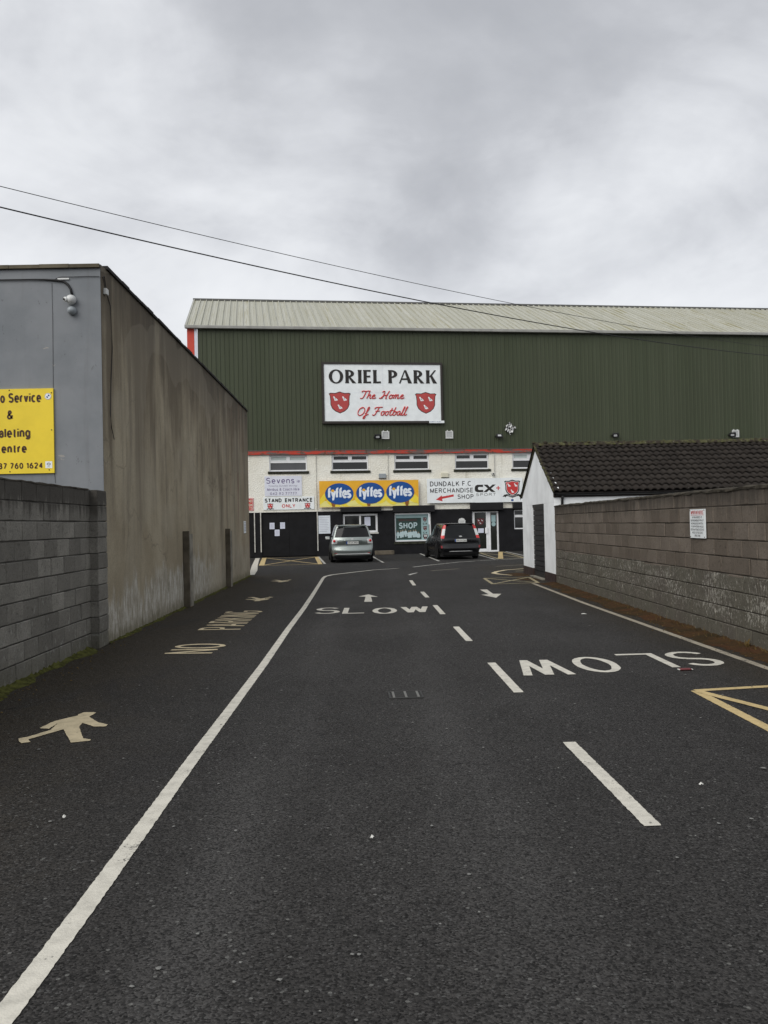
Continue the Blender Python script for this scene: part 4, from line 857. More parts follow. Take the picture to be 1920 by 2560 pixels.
# crest used on the signs
SH = [(-.5,.40),(-.42,.44),(-.22,.43),(0,.5),(.22,.43),(.42,.44),(.5,.40),(.45,.30),(.43,.10),(.43,-.10),(.36,-.27),(.22,-.40),(0,-.5),(-.22,-.40),(-.36,-.27),(-.43,-.10),(-.43,.10),(-.45,.30)]
BIRD = [(-.5,.30),(-.40,.42),(-.22,.42),(-.08,.18),(.20,.06),(.50,-.22),(.42,-.34),(.26,-.24),(.22,-.40),(.10,-.30),(.02,-.44),(-.06,-.26),(-.22,-.40),(-.20,-.16),(-.34,.06),(-.38,.22)]
def crest(parent, cx, cz, w, h, y, ribbon_=False, red='shield_red', lvl=0):
    b = MB(); b.poly_xz([(cx+x*w*(1.0 if not ribbon_ else 1.0),cz+z*h) for x,z in SH], y); o = b.build('crest','print_black',parent,tri=True)
    k = .93 if not ribbon_ else .86
    if ribbon_:
        b = MB(); b.poly_xz([(cx+x*w*k,cz+z*h*k) for x,z in SH], y-.0008); b.build('crest_edge','sign_white',o,tri=True); k -= .05
    b = MB(); b.poly_xz([(cx+x*w*k,cz+z*h*k) for x,z in SH], y-.0016); b.build('crest_field',red,o,tri=True)
    for bx_,bz in ((-.20,.17),(.21,.17),(.0,-.20)):
        b = MB(); b.poly_xz([(cx+bx_*w+x*w*.22,cz+bz*h+z*h*.25) for x,z in BIRD], y-.0024); b.build('crest_bird','sign_white',o,tri=True)
        if not ribbon_:
            b = MB(); b.poly_xz([(cx+bx_*w+x*w*.22,cz+bz*h+z*h*.25) for x,z in ((-.22,.1),(-.02,.10),(.2,-.08),(.0,-.16))], y-.003); b.build('crest_wing','bird_grey',o)
    if ribbon_:
        b = MB(); b.poly_xz([(cx+x*w,cz+z*h) for x,z in ((-.62,-.52),(-.52,-.40),(-.34,-.36),(0,-.46),(.34,-.36),(.52,-.40),(.62,-.52),(.50,-.50),(.46,-.56),(.36,-.47),(0,-.58),(-.36,-.47),(-.46,-.56),(-.50,-.50))], y-.0032); b.build('crest_ribbon','print_black',o,tri=True)
        wall_text('crest_lettering','DUNDALK F.C.',cx-.30*w,cx+.30*w,cz-.50*h,cz-.425*h,y-.004,'sign_white',o)
    return o
for k,zc in enumerate((1.80,1.33,.86)): crest(po, 2.695, zc, .22, .24, .0965, False, 'poster_red')
for zc in (1.575,1.10): wall_text('poster_badge','CX',2.58,2.81,zc-.05,zc+.05,.0965,'print_black',po,.05)
# shop door
b = MB(); b.box((5.25,.05,0),(5.33,.13,2.17)).box((6.63,.05,0),(6.71,.13,2.17)).box((5.33,.051,2.11),(6.63,.129,2.17)).box((6.12,.052,.0),(6.27,.128,2.11)).box((6.27,.053,.0),(6.63,.127,.08)); dor = b.build('shop_door','upvc',st)
b = MB(); b.box((5.335,.045,.01),(6.115,.10,.17)).box((6.03,.046,.17),(6.115,.10,2.10)).box((5.335,.046,.17),(5.39,.10,2.10)); b.build('door_leaf','upvc',dor)
panel('pane',5.39,6.03,.17,2.11,.085,'door_glass',dor); panel('pane',6.27,6.63,.08,2.11,.095,'door_glass',dor); bx('handle',(5.96,.0,.98),(6.10,.044,1.30),'upvc',dor,.01)
cf = crest(dor, 5.72, 1.62, .46, .40, .082, False, 'poster_red')
panel('door_note',5.58,5.90,1.02,1.26,.082,'paper',dor); panel('opening_hours',6.33,6.57,1.60,1.96,.092,'poster_aqua',dor); b=MB(); b.poly_xz(ell(6.45,1.48,.12,.12,18),.0915); b.build('round_sticker','poster_aqua',dor)
# right-hand ground floor window, mostly behind the shed
b = MB(); frame(b,7.57,9.0,1.18,2.22,.06,.06,.13); b.box((7.63,.061,1.82),(8.94,.129,1.95)); rwn = b.build('window','upvc',st); panel('pane',7.63,8.94,1.24,1.82,.10,'glass',rwn); panel('pane',7.63,8.94,1.95,2.16,.10,'glass',rwn)
# stand entrance doors
for u0,u1 in ((-5.92,-3.08),(-7.6,-6.30)):
    g_ = bpy.data.objects.new('entrance_door', None); COL.objects.link(g_); g_.parent = st
    n = 2 if u1-u0 > 2 else 1
    bx('door_backing',(u0,.095,.0),(u1,.12,2.33),'black_door',g_)
    for k in range(n):
        a = u0+(u1-u0)*k/n; MB().box((a+.004,.05,.05),(a+(u1-u0)/n-.004,.09,2.30),.004).build('door_leaf','black_door',g_)
# shutter housings
for u0,u1,z0,z1 in ((-1.82,.32,2.26,2.53),(.95,3.18,2.20,2.55),(5.13,6.91,2.23,2.64),(7.48,9.2,2.26,2.62)):
    MB().box((u0,-.24,z0),(u1,-.013,z1),.015).build('shutter_box','black_gloss',st)
# pipes
for u,z0,z1 in ((-6.27,.28,2.34),(-5.955,.28,2.34),(-3.03,.28,2.34)): MB().box((u-.025,-.06,z0),(u+.025,-.014,z1)).build('door_post','white_pipe',st)
for u,z0 in ((-3.04,2.42),(.755,3.95),(6.53,4.0)): MB().tube([(u,-.04,z0),(u,-.04,5.62),(u+.10,-.04,5.62)] if u<6 else [(u,-.04,z0),(u,-.04,5.52)],.022,8).build('vent_pipe','white_pipe',st)
# red fascia between floors, in lengths
for k in range(10):
    a = -9.0+4.3*k; MB().box((a+.003,-.10,5.302+rnd.uniform(-.004,.004)),(a+4.297,.1,5.50+rnd.uniform(-.004,.004)),.006).build('fascia_board','red_strip',st)
# ribbed green cladding
def ribbed(name, x0, x1, z0, z1, pitch, h, wtop, y, mat, parent):
    b = MB(); xs = []; x = x0
    while x < x1:
        xs += [(x,0),(x+pitch-wtop-.04,0),(x+pitch-wtop-.02,-h),(x+pitch-.02,-h)]; x += pitch
    vs = [(a,y+o,z0) for a,o in xs]+[(a,y+o,z1) for a,o in xs]; n = len(xs)
    b.add(vs,[(i,i+1,n+i+1,n+i) for i in range(n-1)]); me = bpy.data.meshes.new(name); me.from_pydata(b.v,[],b.f); return link(name, me, mat, parent)
x = -8.96
while x < UR-.1:
    ribbed('cladding_sheet', x, x+.899, 5.49, 11.80, .225, .028, .035, -.06, 'green', st); x += .9
bx('cladding_backing',(-8.96,-.05,5.5),(UR,.2,11.8),'green',st); bx('base_flashing',(-8.96,-.115,5.502),(UR,-.062,5.53),'ridge',st)
bx('gable_wall',(-8.99,.21,0),(-8.7,14.8,11.8),'green',st)
bx('corner_panel',(-9.50,-.08,0),(-9.14,.5,11.78),'red_panel',st); bx('corner_downpipe',(-9.13,-.13,0),(-9.0,-.01,11.78),'sign_blueish',st)
# gutter and roof
MB().box((-9.58,-.32,11.77),(UR,-.10,11.93),.02).build('gutter','gutter',st)
roof = bpy.data.objects.new('roof', None); COL.objects.link(roof); roof.parent = st
rb, rz0, rz1 = 7.6, 11.86, 15.2; y0r = -.28
rpit = math.atan2(rz1-rz0, rb-y0r); rl = math.hypot(rz1-rz0, rb-y0r)
def rpanel():
    b = MB(); w = .355; prof = [(0,0),(.010,.065),(.044,.065),(.054,0),(.13,.0),(.137,.010),(.150,.010),(.157,0),(.24,0),(.247,.010),(.260,.010),(.267,0),(w,0)]
    n = len(prof); b.add([(x_,0,z_) for x_,z_ in prof]+[(x_,rl,z_) for x_,z_ in prof],[(i,i+1,n+i+1,n+i) for i in range(n-1)])
    m_ = bpy.data.meshes.new('roof_panel'); m_.from_pydata(b.v,[],b.f); m_.materials.append(MT['roof']); return m_
rp = rpanel(); x = -9.56
while x < UR:
    link('roof_panel', rp, None, roof, (x, y0r, rz0), (rpit,0,0)); x += .355
b = MB(); b.add([(-9.55,y0r,rz0-.03),(UR,y0r,rz0-.03),(UR,rb,rz1-.03),(-9.55,rb,rz1-.03)],[(0,1,2,3)]); b.add([(-9.55,rb,rz1-.03),(UR,rb,rz1-.03),(UR,2*rb,rz0-.03),(-9.55,2*rb,rz0-.03)],[(0,1,2,3)]); b.build('underside','gutter',roof)
MB().box((-9.62,rb-.12,rz1-.02),(UR,rb+.12,rz1+.09)).build('ridge_cap','ridge',roof)
b = MB(); b.add([(-9.60,y0r,rz0-.12),(-9.60,y0r,rz0+.07),(-9.60,rb,rz1+.07),(-9.60,rb,rz1-.12)],[(0,1,2,3)]); b.add([(-9.60,y0r,rz0+.07),(-9.52,y0r,rz0+.07),(-9.52,rb,rz1+.07),(-9.60,rb,rz1+.07)],[(0,1,2,3)]); b.build('verge_trim','gutter',roof)
b = MB(); b.add([(-9.0,.3,11.8),(-9.0,rb,rz1-.1),(-9.0,14.8,11.8)],[(0,1,2)]); b.build('gable_infill','green',st)

# ------------------------------------------------------------------ signs and fittings on the stand
def sign(name, label, cat, u, z, v=0.0, group=None): return thing(name, label, cat, fp(u,v,z), TH, group)
# ORIEL PARK
og = sign('stand_name_sign', 'large white ORIEL PARK sign framed on the green cladding', 'sign', .535, 8.505, -.09)
b = MB(); frame(b,-3.21,3.21,-1.615,1.605,.115,-.16,-.0); b.build('frame','wood_frame',og); bx('board',(-3.10,-.12,-1.49),(3.10,-.02,1.49),'sign_white',og)
YS = -.123
bx('panel_joint',(-.006,YS,-1.48),(.006,YS+.001,1.48),'sign_blueish',og); bx('panel_joint',(-3.08,YS,-.006+.0),(-.01,YS+.001,.002),'sign_blueish',og)
# flared roman capitals drawn as outlines: unit height, list of outlines per letter
def cap_letter(ch):
    s = .28
    stem = lambda x: [(x-.02,0),(x+s+.02,0),(x+s-.01,.12),(x+s-.015,.5),(x+s-.01,.88),(x+s+.02,1),(x-.02,1),(x+.01,.88),(x+.015,.5),(x+.01,.12)]
    ring = lambda cx,cz,rx,rz,ix,iz,a0,a1,n=16: [(cx+rx*math.cos(R(a0+(a1-a0)*k/n)),cz+rz*math.sin(R(a0+(a1-a0)*k/n))) for k in range(n+1)]+[(cx+ix*math.cos(R(a1+(a0-a1)*k/n)),cz+iz*math.sin(R(a1+(a0-a1)*k/n))) for k in range(n+1)]
    if ch=='O': return 1.10,[ring(.55,.5,.55,.53,.30,.43,0,180),ring(.55,.5,.55,.53,.30,.43,180,360)]
    if ch=='I': return .28,[stem(.02)]
    if ch=='L': return .62,[stem(.02),[(.245,0),(.62,-.0),(.60,.15),(.27,.13)]]
    if ch=='E': return .62,[stem(.02),[(.245,0),(.62,0),(.60,.14),(.27,.12)],[(.26,.45),(.55,.43),(.55,.58),(.26,.56)],[(.27,.88),(.58,.86),(.60,1),(.245,1)]]
    if ch=='P': return .72,[stem(.02),ring(.26,.70,.46,.30,.20,.18,-90,90,10)]
    if ch=='R': return .84,[stem(.02),ring(.26,.72,.44,.28,.19,.17,-90,90,10),[(.27,.42),(.42,.46),(.86,0),(.56,0)]]
    if ch=='A': return .98,[[(-.02,0),(.11,0),(.50,1),(.42,1)],[(.425,1),(.56,1),(1.0,0),(.70,0),(.445,.86)],[(.20,.26),(.72,.26),(.66,.38),(.24,.38)]]
    if ch=='K': return .86,[stem(.02),[(.25,.50),(.68,1),(.82,1),(.38,.46)],[(.33,.55),(.50,.60),(.88,0),(.56,0)]]
adv = sum((cap_letter(c)[0]+.13 if c!=' ' else .42) for c in 'ORIEL PARK')-.13; X0, X1, Z0, Z1 = -2.84, 2.90, .495, 1.195; kx = (X1-X0)/adv; x = X0
for c in 'ORIEL PARK':
    if c==' ': x += .42*kx; continue
    w, pols = cap_letter(c); b = MB()
    for k,pp in enumerate(pols): b.poly_xz([(x+a*kx, Z0+d_*(Z1-Z0)) for a,d_ in pp], YS-.012-.0012*k, .0)
    b.build('raised_letter','print_black',og,tri=True); x += (w+.13)*kx
# script lettering as raised strokes (x forward-slanted)
def script(body, x0, x1, z0, hx, parent):
    G_ = {'T':(.75,[[(.05,.92),(.0,1.02),(.12,1.1),(.45,1.06),(.85,1.12)],[(.50,1.06),(.42,.6),(.28,.12),(.08,0),(-.03,.08)]]),
     'h':(.58,[[(.02,0),(.22,1.15)],[(.08,.3),(.28,.56),(.40,.52),(.36,.2),(.42,.02),(.56,.10)]]),
     'e':(.50,[[(.02,.22),(.24,.30),(.36,.46),(.24,.57),(.08,.40),(.06,.14),(.20,0),(.36,.04),(.52,.16)]]),
     'H':(.92,[[(.0,.9),(.1,1.05),(.28,1.0),(.22,.5),(.06,.0)],[(.82,1.1),(.62,.5),(.56,0),(.68,.02)],[(-.25,.12),(-.1,.02),(.2,.40),(.72,.54)]]),
     'o':(.52,[[(.26,.56),(.08,.42),(.06,.10),(.22,0),(.38,.14),(.38,.42),(.26,.56),(.36,.50),(.54,.52)]]),
     'm':(.86,[[(.04,.55),(.10,.3),(.02,0)],[(.08,.30),(.24,.56),(.34,.50),(.28,0)],[(.32,.30),(.50,.56),(.60,.50),(.56,.06),(.66,0),(.82,.14)]]),
     'O':(.95,[[(.55,1.06),(.22,.95),(.04,.5),(.14,.08),(.42,0),(.72,.28),(.82,.72),(.64,1.04),(.42,1.08),(.36,.92)]]),
     'f':(.42,[[(.0,.2),(.22,.5),(.40,1.0),(.30,1.14),(.20,.9),(.12,.2),(.02,-.42),(-.14,-.38),(-.04,-.1),(.24,.06),(.42,.18)]]),
     'F':(.82,[[(-.18,.12),(-.06,.0),(.12,.10),(.34,.7),(.46,1.06)],[(-.05,.84),(.02,1.04),(.3,1.1),(.88,1.12)],[(.1,.55),(.40,.58),(.62,.60)]]),
     't':(.42,[[(.26,1.0),(.10,.2),(.16,.0),(.30,.04),(.42,.14)],[(.02,.66),(.44,.70)]]),
     'b':(.54,[[(.04,.2),(.26,1.12)],[(.10,.36),(.06,.08),(.20,0),(.38,.12),(.42,.38),(.30,.54),(.14,.42)],[(.36,.44),(.56,.5)]]),
     'a':(.56,[[(.40,.48),(.24,.56),(.06,.36),(.08,.06),(.24,.04),(.40,.40),(.40,.06),(.50,.02),(.60,.14)]]),
     'l':(.34,[[(.02,.2),(.24,.9),(.30,1.14),(.20,1.1),(.08,.3),(.12,.0),(.24,.02),(.36,.16)]])}
    tot = sum(G_[c][0] if c!=' ' else .70 for c in body); k = (x1-x0)/tot; x = x0; b = MB()
    for c in body:
        if c==' ': x += .70*k; continue
        w, sts = G_[c]
        for s_ in sts:
            pts = [Vector((p[0],p[1])) for p in s_]; sm = []
            for i in range(len(pts)-1):
                p0,p1,p2,p3 = pts[max(i-1,0)],pts[i],pts[i+1],pts[min(i+2,len(pts)-1)]
                for j in range(4):
                    t = j/4; sm.append(.5*((2*p1)+(p2-p0)*t+(2*p0-5*p1+4*p2-p3)*t*t+(3*p1-p0-3*p2+p3)*t**3))
            sm.append(pts[-1]); b.tube([(x+(q.x+.22*q.y)*k, YS-.006, z0+q.y*hx) for q in sm], .030, 6)
        x += w*k
    return b.build('script_lettering','print_red',parent,True)
script('The Home', -1.20, 1.10, -.31, .36, og); script('Of Football', -1.40, 1.22, -1.19, .38, og)
crest(og, -2.28, -.515, 1.16, 1.15, YS); crest(og, 2.285, -.535, 1.16, 1.15, YS)
mk = bx('maker_label',(2.44,-.175,-1.615),(3.25,-.162,-1.485),'sign_white',og); wall_text('label_print','MURPHY SIGNS',2.49,3.05,-1.58,-1.52,-.177,'print_blue',mk)
# Sevens
sg = sign('coach_hire_sign', 'white and purple Sevens minibus and coach hire sign above the entrance', 'sign', -4.76, 3.68)
bx('board',(-.96,-.03,-.52),(.96,-.002,.52),'sign_blueish',sg); y=-.032
wall_text('title','Sevens',-.88,.575,.13,.435,y,'print_purple',sg,.006,0,1.05); wall_text('lettering','.ie',.66,.86,.165,.33,y,'print_purple',sg); wall_text('slogan','"Keeping Dundalk Moving"',-.80,.72,-.05,.06,y,'print_lilac',sg,0,.3); wall_text('lettering','Minibus & Coach Hire',-.83,.83,-.24,-.10,y,'print_purple',sg,.004); wall_text('lettering','042 93 77777',-.68,.69,-.455,-.32,y,'print_purple',sg,.008,0,1.1)
# Stand entrance
sg = sign('entrance_sign', 'long white STAND ENTRANCE ONLY sign over the black entrance door', 'sign', -4.49, 2.79)
bx('board',(-1.31,-.035,-.335),(1.31,-.002,.335),'sign_white',sg); y=-.037
wall_text('lettering','STAND',-1.24,-.37,.045,.255,y,'print_black',sg,.048); wall_text('lettering','ENTRANCE',-.20,1.23,.045,.255,y,'print_black',sg,.048); wall_text('lettering','ONLY',-.36,.33,-.235,-.045,y,'print_red',sg,.03)
for cx in (-.96,.965): crest(sg,cx,-.145,.32,.31,y,True,'print_red')
# partly hidden red sign
sg = sign('red_notice', 'small red lettered notice half hidden behind the alley wall end', 'notice', -6.62, 2.76)
bx('board',(-.31,-.03,-.325),(.31,-.002,.325),'print_red',sg); b=MB(); frame(b,-.29,.29,-.305,.305,.015,-.034,-.031); b.build('border','sign_white',sg)
for s_,z in (('STAND',.10),('SEASON',-.10),('TICKETS',-.26)): wall_text('lettering',s_,-.25,.25,z,z+.14,-.033,'cream_box',sg,.015)
# Fyffes banner
sg = sign('fruit_banner', 'yellow Fyffes banner with three blue ovals and bananas', 'banner', -.29, 3.22, -.14)
bx('board',(-2.62,-.05,-.68),(2.62,-.01,.68),'fy_orange',sg); b = MB(); frame(b,-2.635,2.635,-.695,.695,.014,-.05,-.0); b.build('edge','cream_box',sg); y=-.052
q = random.Random(5)
def banana(cx,cz,l,a,fat,yy,mat_):
    n=10; up=[]; dn=[]
    for i in range(n+1):
        t=-1+2*i/n; th=a+t*.6; rr=l; x_=cx+rr*math.sin(th)-rr*math.sin(a); z_=cz-rr*math.cos(th)+rr*math.cos(a); w=fat*(1-abs(t)**4)*.5+.012
        up.append((x_-math.sin(th)*w,z_+math.cos(th)*w)); dn.append((x_+math.sin(th)*w,z_-math.cos(th)*w))
    return [(max(-2.6,min(2.6,p)),max(-.665,min(.665,z_))) for p,z_ in dn+up[::-1]]
panel('print_lower',-2.6,2.6,-.665,-.36,y,'banana_pale',sg)
for k in range(22):
    cx=-2.5+5.0*k/21+q.uniform(-.08,.08); b=MB(); b.poly_xz(banana(cx,q.uniform(-.55,-.22),q.uniform(.5,.75),q.uniform(-.9,.9),q.uniform(.16,.24),0,0),y-.0012-.0006*k); b.build('banana_print',('banana','banana_pale','banana')[k%3],sg,tri=True)
for cx in (-1.90,-.05,1.98):
    b=MB(); b.poly_xz([(cx-.14,-.40),(cx+.14,-.40),(cx+.06,-.66),(cx-.06,-.66)],y-.0165); b.build('banana_stalk','banana_brown',sg)
for cx,cz in ((-1.585,0.0),(.045,.02),(1.635,.05)):
    b=MB(); b.poly_xz(ell(cx,cz,.745,.555,36),y-.0178); ov=b.build('oval_edge','print_blue',sg); b=MB(); b.poly_xz(ell(cx,cz,.715,.528,36),y-.0190); b.build('oval','fy_blue',ov)
    wall_text('oval_lettering','fyffes',cx-.63,cx+.63,cz-.34,cz+.33,y-.0205,'fy_text',ov,gap=.17,wt=.112)
    b=MB(); b.poly_xz(ell(cx-.34,cz+.17,.085,.07,14),y-.0217); b.build('oval_fruit','fy_orange',ov)
# merchandise boards
sg = sign('merchandise_sign', 'white DUNDALK F.C. MERCHANDISE SHOP board with red arrow', 'sign', 4.10, 3.305, -.10)
bx('board',(-1.30,-.05,-.65),(1.285,-.002,.65),'sign_white',sg); y=-.052
wall_text('lettering','DUNDALK F.C.',-1.14,1.20,.235,.50,y,'print_grey',sg,.02); wall_text('lettering','MERCHANDISE',-1.14,1.21,-.115,.135,y,'print_grey',sg,.02); wall_text('lettering','SHOP',.34,1.22,-.455,-.21,y,'print_grey',sg,.02)
b=MB(); b.poly_xz([(-.84,-.47),(-.50,-.235),(-.52,-.315),(.13,-.20),(.14,-.315),(-.50,-.43),(-.47,-.565)],y); b.build('arrow','print_red',sg,tri=True)
sg = sign('sportswear_sign', 'white CX+ SPORT board with the red club crest', 'sign', 6.715, 3.295, -.10)
bx('board',(-1.325,-.045,-.65),(1.325,-.002,.65),'sign_white',sg); y=-.047
# C and X drawn as wide block letters
b=MB(); b.poly_xz([(-.86,.30),(-1.18,.30),(-1.29,.24),(-1.32,.14),(-1.32,.03),(-1.29,-.05),(-1.18,-.10),(-.86,-.10),(-.86,.02),(-1.10,.02),(-1.14,.06),(-1.14,.14),(-1.10,.18),(-.86,.18)],y); b.build('lettering','print_black',sg,tri=True)
b=MB(); b.poly_xz([(-.84,.30),(-.62,.30),(-.50,.17),(-.34,.30),(-.16,.30),(-.42,.09),(-.18,-.10),(-.40,-.10),(-.53,.01),(-.66,-.10),(-.86,-.10),(-.61,.10)],y); b.build('lettering','print_black',sg,tri=True)
b=MB(); b.poly_xz([(-.14,.14),(-.055,.14),(-.055,.22),(.0,.22),(.0,.14),(.08,.14),(.08,.085),(.0,.085),(.0,.0),(-.055,.0),(-.055,.085),(-.14,.085)],y); b.build('plus_mark','print_red',sg,tri=True)
wall_text('lettering','SPORT',-1.26,-.16,-.30,-.155,y,'print_grey',sg,.006,0,1.05); bx('panel_joint',(.12,y-.001,-.645),(.128,y+.001,.645),'sign_blueish',sg)
crest(sg,.755,.10,.90,.90,y,True,'print_red'); b=MB(); b.poly_xz(ell(.74,-.55,.08,.06,16),y); b.build('round_mark','print_blue',sg)
# papers, boards, boxes
for u,z,l in ((-5.375,1.625,'left of the three white sheets taped to the black entrance door'),(-4.835,1.635,'right of the three white sheets taped to the black entrance door'),(-5.12,1.265,'lowest of the three white sheets taped to the black entrance door')):
    s_ = sign('paper_notice', l, 'notice', u, z, .045, 'sheets on the entrance door'); bx('sheet',(-.125,-.006,-.165),(.125,-.001,.165),'paper',s_)
    for k in range(4): bx('text_line',(-.08,-.0075,.08-.05*k),(.08,-.0062,.09-.05*k),'print_lilac',s_)
s_ = sign('price_board','white printed price board on the black wall beside the entrance','notice',-2.67,1.64,-.014); bx('board',(-.31,-.02,-.47),(.31,0,.47),'paper_white',s_)
for k in range(9): bx('text_line',(-.25,-.0225,.36-.09*k),(.25-.06*(k%3),-.0205,.372-.09*k),'print_lilac',s_)
s_ = sign('window_notice','pale blue sheet inside the ticket window','notice',-.385,1.765,.115); bx('sheet',(-.155,-.006,-.235),(.155,-.001,.235),'paper',s_)
s_ = sign('letter_box','white arched letter box on the black wall behind the black car','letter box',4.66,1.53,-.014); MB().poly_xz([(-.18,-.10),(.18,-.10),(.18,.17),(.12,.27),(0,.31),(-.12,.27),(-.18,.17)],0,.12).build('body','cctv_white',s_); bx('lid',(-.20,-.13,.165),(.20,-.121,.185),'alarm_box',s_); bx('slot',(-.10,-.1235,.09),(.10,-.1205,.105),'print_black',s_)
for u,m_,l in ((.435,'cctv_grey','grey wall unit under the middle upper window above the fruit banner'),(3.80,'cream_box','cream alarm box above the merchandise sign')):
    s_ = sign('alarm_box', l, 'alarm box', u, 4.14); MB().box((-.19,-.10,-.12),(.19,-.002,.12),.012).build('cover',m_,s_); bx('base_strip',(-.20,-.105,-.135),(.20,-.0,-.121),'metal_dark',s_)
s_ = sign('bullet_camera','small white bullet camera above the sportswear sign','security camera',6.40,4.16); MB().lathe([(.035,-.30),(.05,-.29),(.05,-.06),(.03,-.04)],12,'y').build('barrel','cctv_white',s_,True); bx('bracket',(-.02,-.06,-.07),(.02,-.0,.07),'cctv_white',s_); MB().lathe([(.033,-.305),(.01,-.31)],12,'y').build('lens','print_black',s_); bx('sun_hood',(-.06,-.32,.045),(.06,-.05,.058),'cctv_white',s_)
# louvred vents
for u,z,l in ((.635,6.28,'white louvred vent right of the left floodlight'),(4.075,6.28,'white louvred vent below the right end of the big sign'),(20.48,6.25,'white louvred vent beside the far right floodlight')):
    s_ = sign('wall_vent', l, 'vent', u, z, -.095, 'louvred vents on the cladding'); b=MB(); frame(b,-.20,.20,-.20,.20,.045,-.06,0); b.build('frame','cctv_white',s_); bx('backing',(-.155,-.02,-.155),(.155,-.01,.155),'cctv_grey',s_)
    for k in range(6): MB().add([(-.154,-.05,-.15+.05*k),(.154,-.05,-.15+.05*k),(.154,-.022,-.118+.05*k),(-.154,-.022,-.118+.05*k)],[(0,1,2,3)]).build('louvre','cctv_white',s_)
    for x in (-.11,.11): MB().lathe([(.03,-.03),(.03,.0)],8,'y',(x,-.01,.222)).build('fixing','cctv_white',s_)
# floodlights
for u,z,yaw,l in ((.20,6.19,0,'leftmost black floodlight below the big sign'),(6.78,6.18,0,'black floodlight beside the black and white rag'),(13.33,6.19,-25,'black floodlight above the shed roof ridge'),(20.2,6.18,-25,'far right black floodlight next to a vent')):
    s_ = sign('floodlight', l, 'floodlight', u, z, -.095, 'floodlights on the cladding'); h = bpy.data.objects.new('head',None); COL.objects.link(h); h.parent = s_; h.location=(0,-.20,0); h.rotation_euler=(R(20 if u!=6.78 else -35),0,R(yaw))
    MB().box((-.17,-.05,-.13),(.17,.04,.13),.02).build('housing','black_plastic',h); bx('lens',(-.13,-.056,-.095),(.13,-.051,.095),'glass',h); bx('reflector',(-.10,-.060,-.06),(.08,-.057,.05),'lamp_lens',h)
    b=MB(); b.box((-.20,-.22,-.02),(-.18,0,.02)).box((.18,-.22,-.02),(.20,0,.02)).box((-.20,-.012,-.02),(.20,0,.02)); b.build('bracket','black_plastic',s_)
# rag caught on the cladding
s_ = sign('checked_rag','crumpled black and white rag hanging on the green cladding','rag',7.40,6.62,-.10); q=random.Random(11)
n=7; pts={}
for i in range(n+1):
    for j in range(n+1):
        a,c=(i/n-.5),(j/n-.5); pts[i,j]=((a*.34+c*.30)*(1+.2*q.uniform(-1,1)), -.03-q.uniform(0,.09), (c*.38-a*.33)+q.uniform(-.03,.03))
bw=MB(); bk=MB()
for i in range(n):
    for j in range(n): (bw if (i//1+j//2)%2 else bk).add([pts[i,j],pts[i+1,j],pts[i+1,j+1],pts[i,j+1]],[(0,1,2,3)])
bw.build('white_cloth','cctv_white',s_); bk.build('black_cloth','print_black',s_)
b=MB(); b.tube([(.02,-.06,-.05),(.0,-.07,-.2),(.02,-.06,-.36)],.022,5); b.tube([(.20,-.05,-.1),(.29,-.05,-.02),(.30,-.04,.10)],.010,5); b.tube([(-.18,-.05,.0),(-.28,-.05,-.12)],.010,5); b.build('loose_tail','cctv_white',s_)
# kerb block at the wall
s_ = sign('concrete_block','low concrete block at the foot of the black wall','block',.42,0,-.35); MB().box((-.5,-.15,0),(.5,.15,.22),.02).build('body','cement_dark',s_)

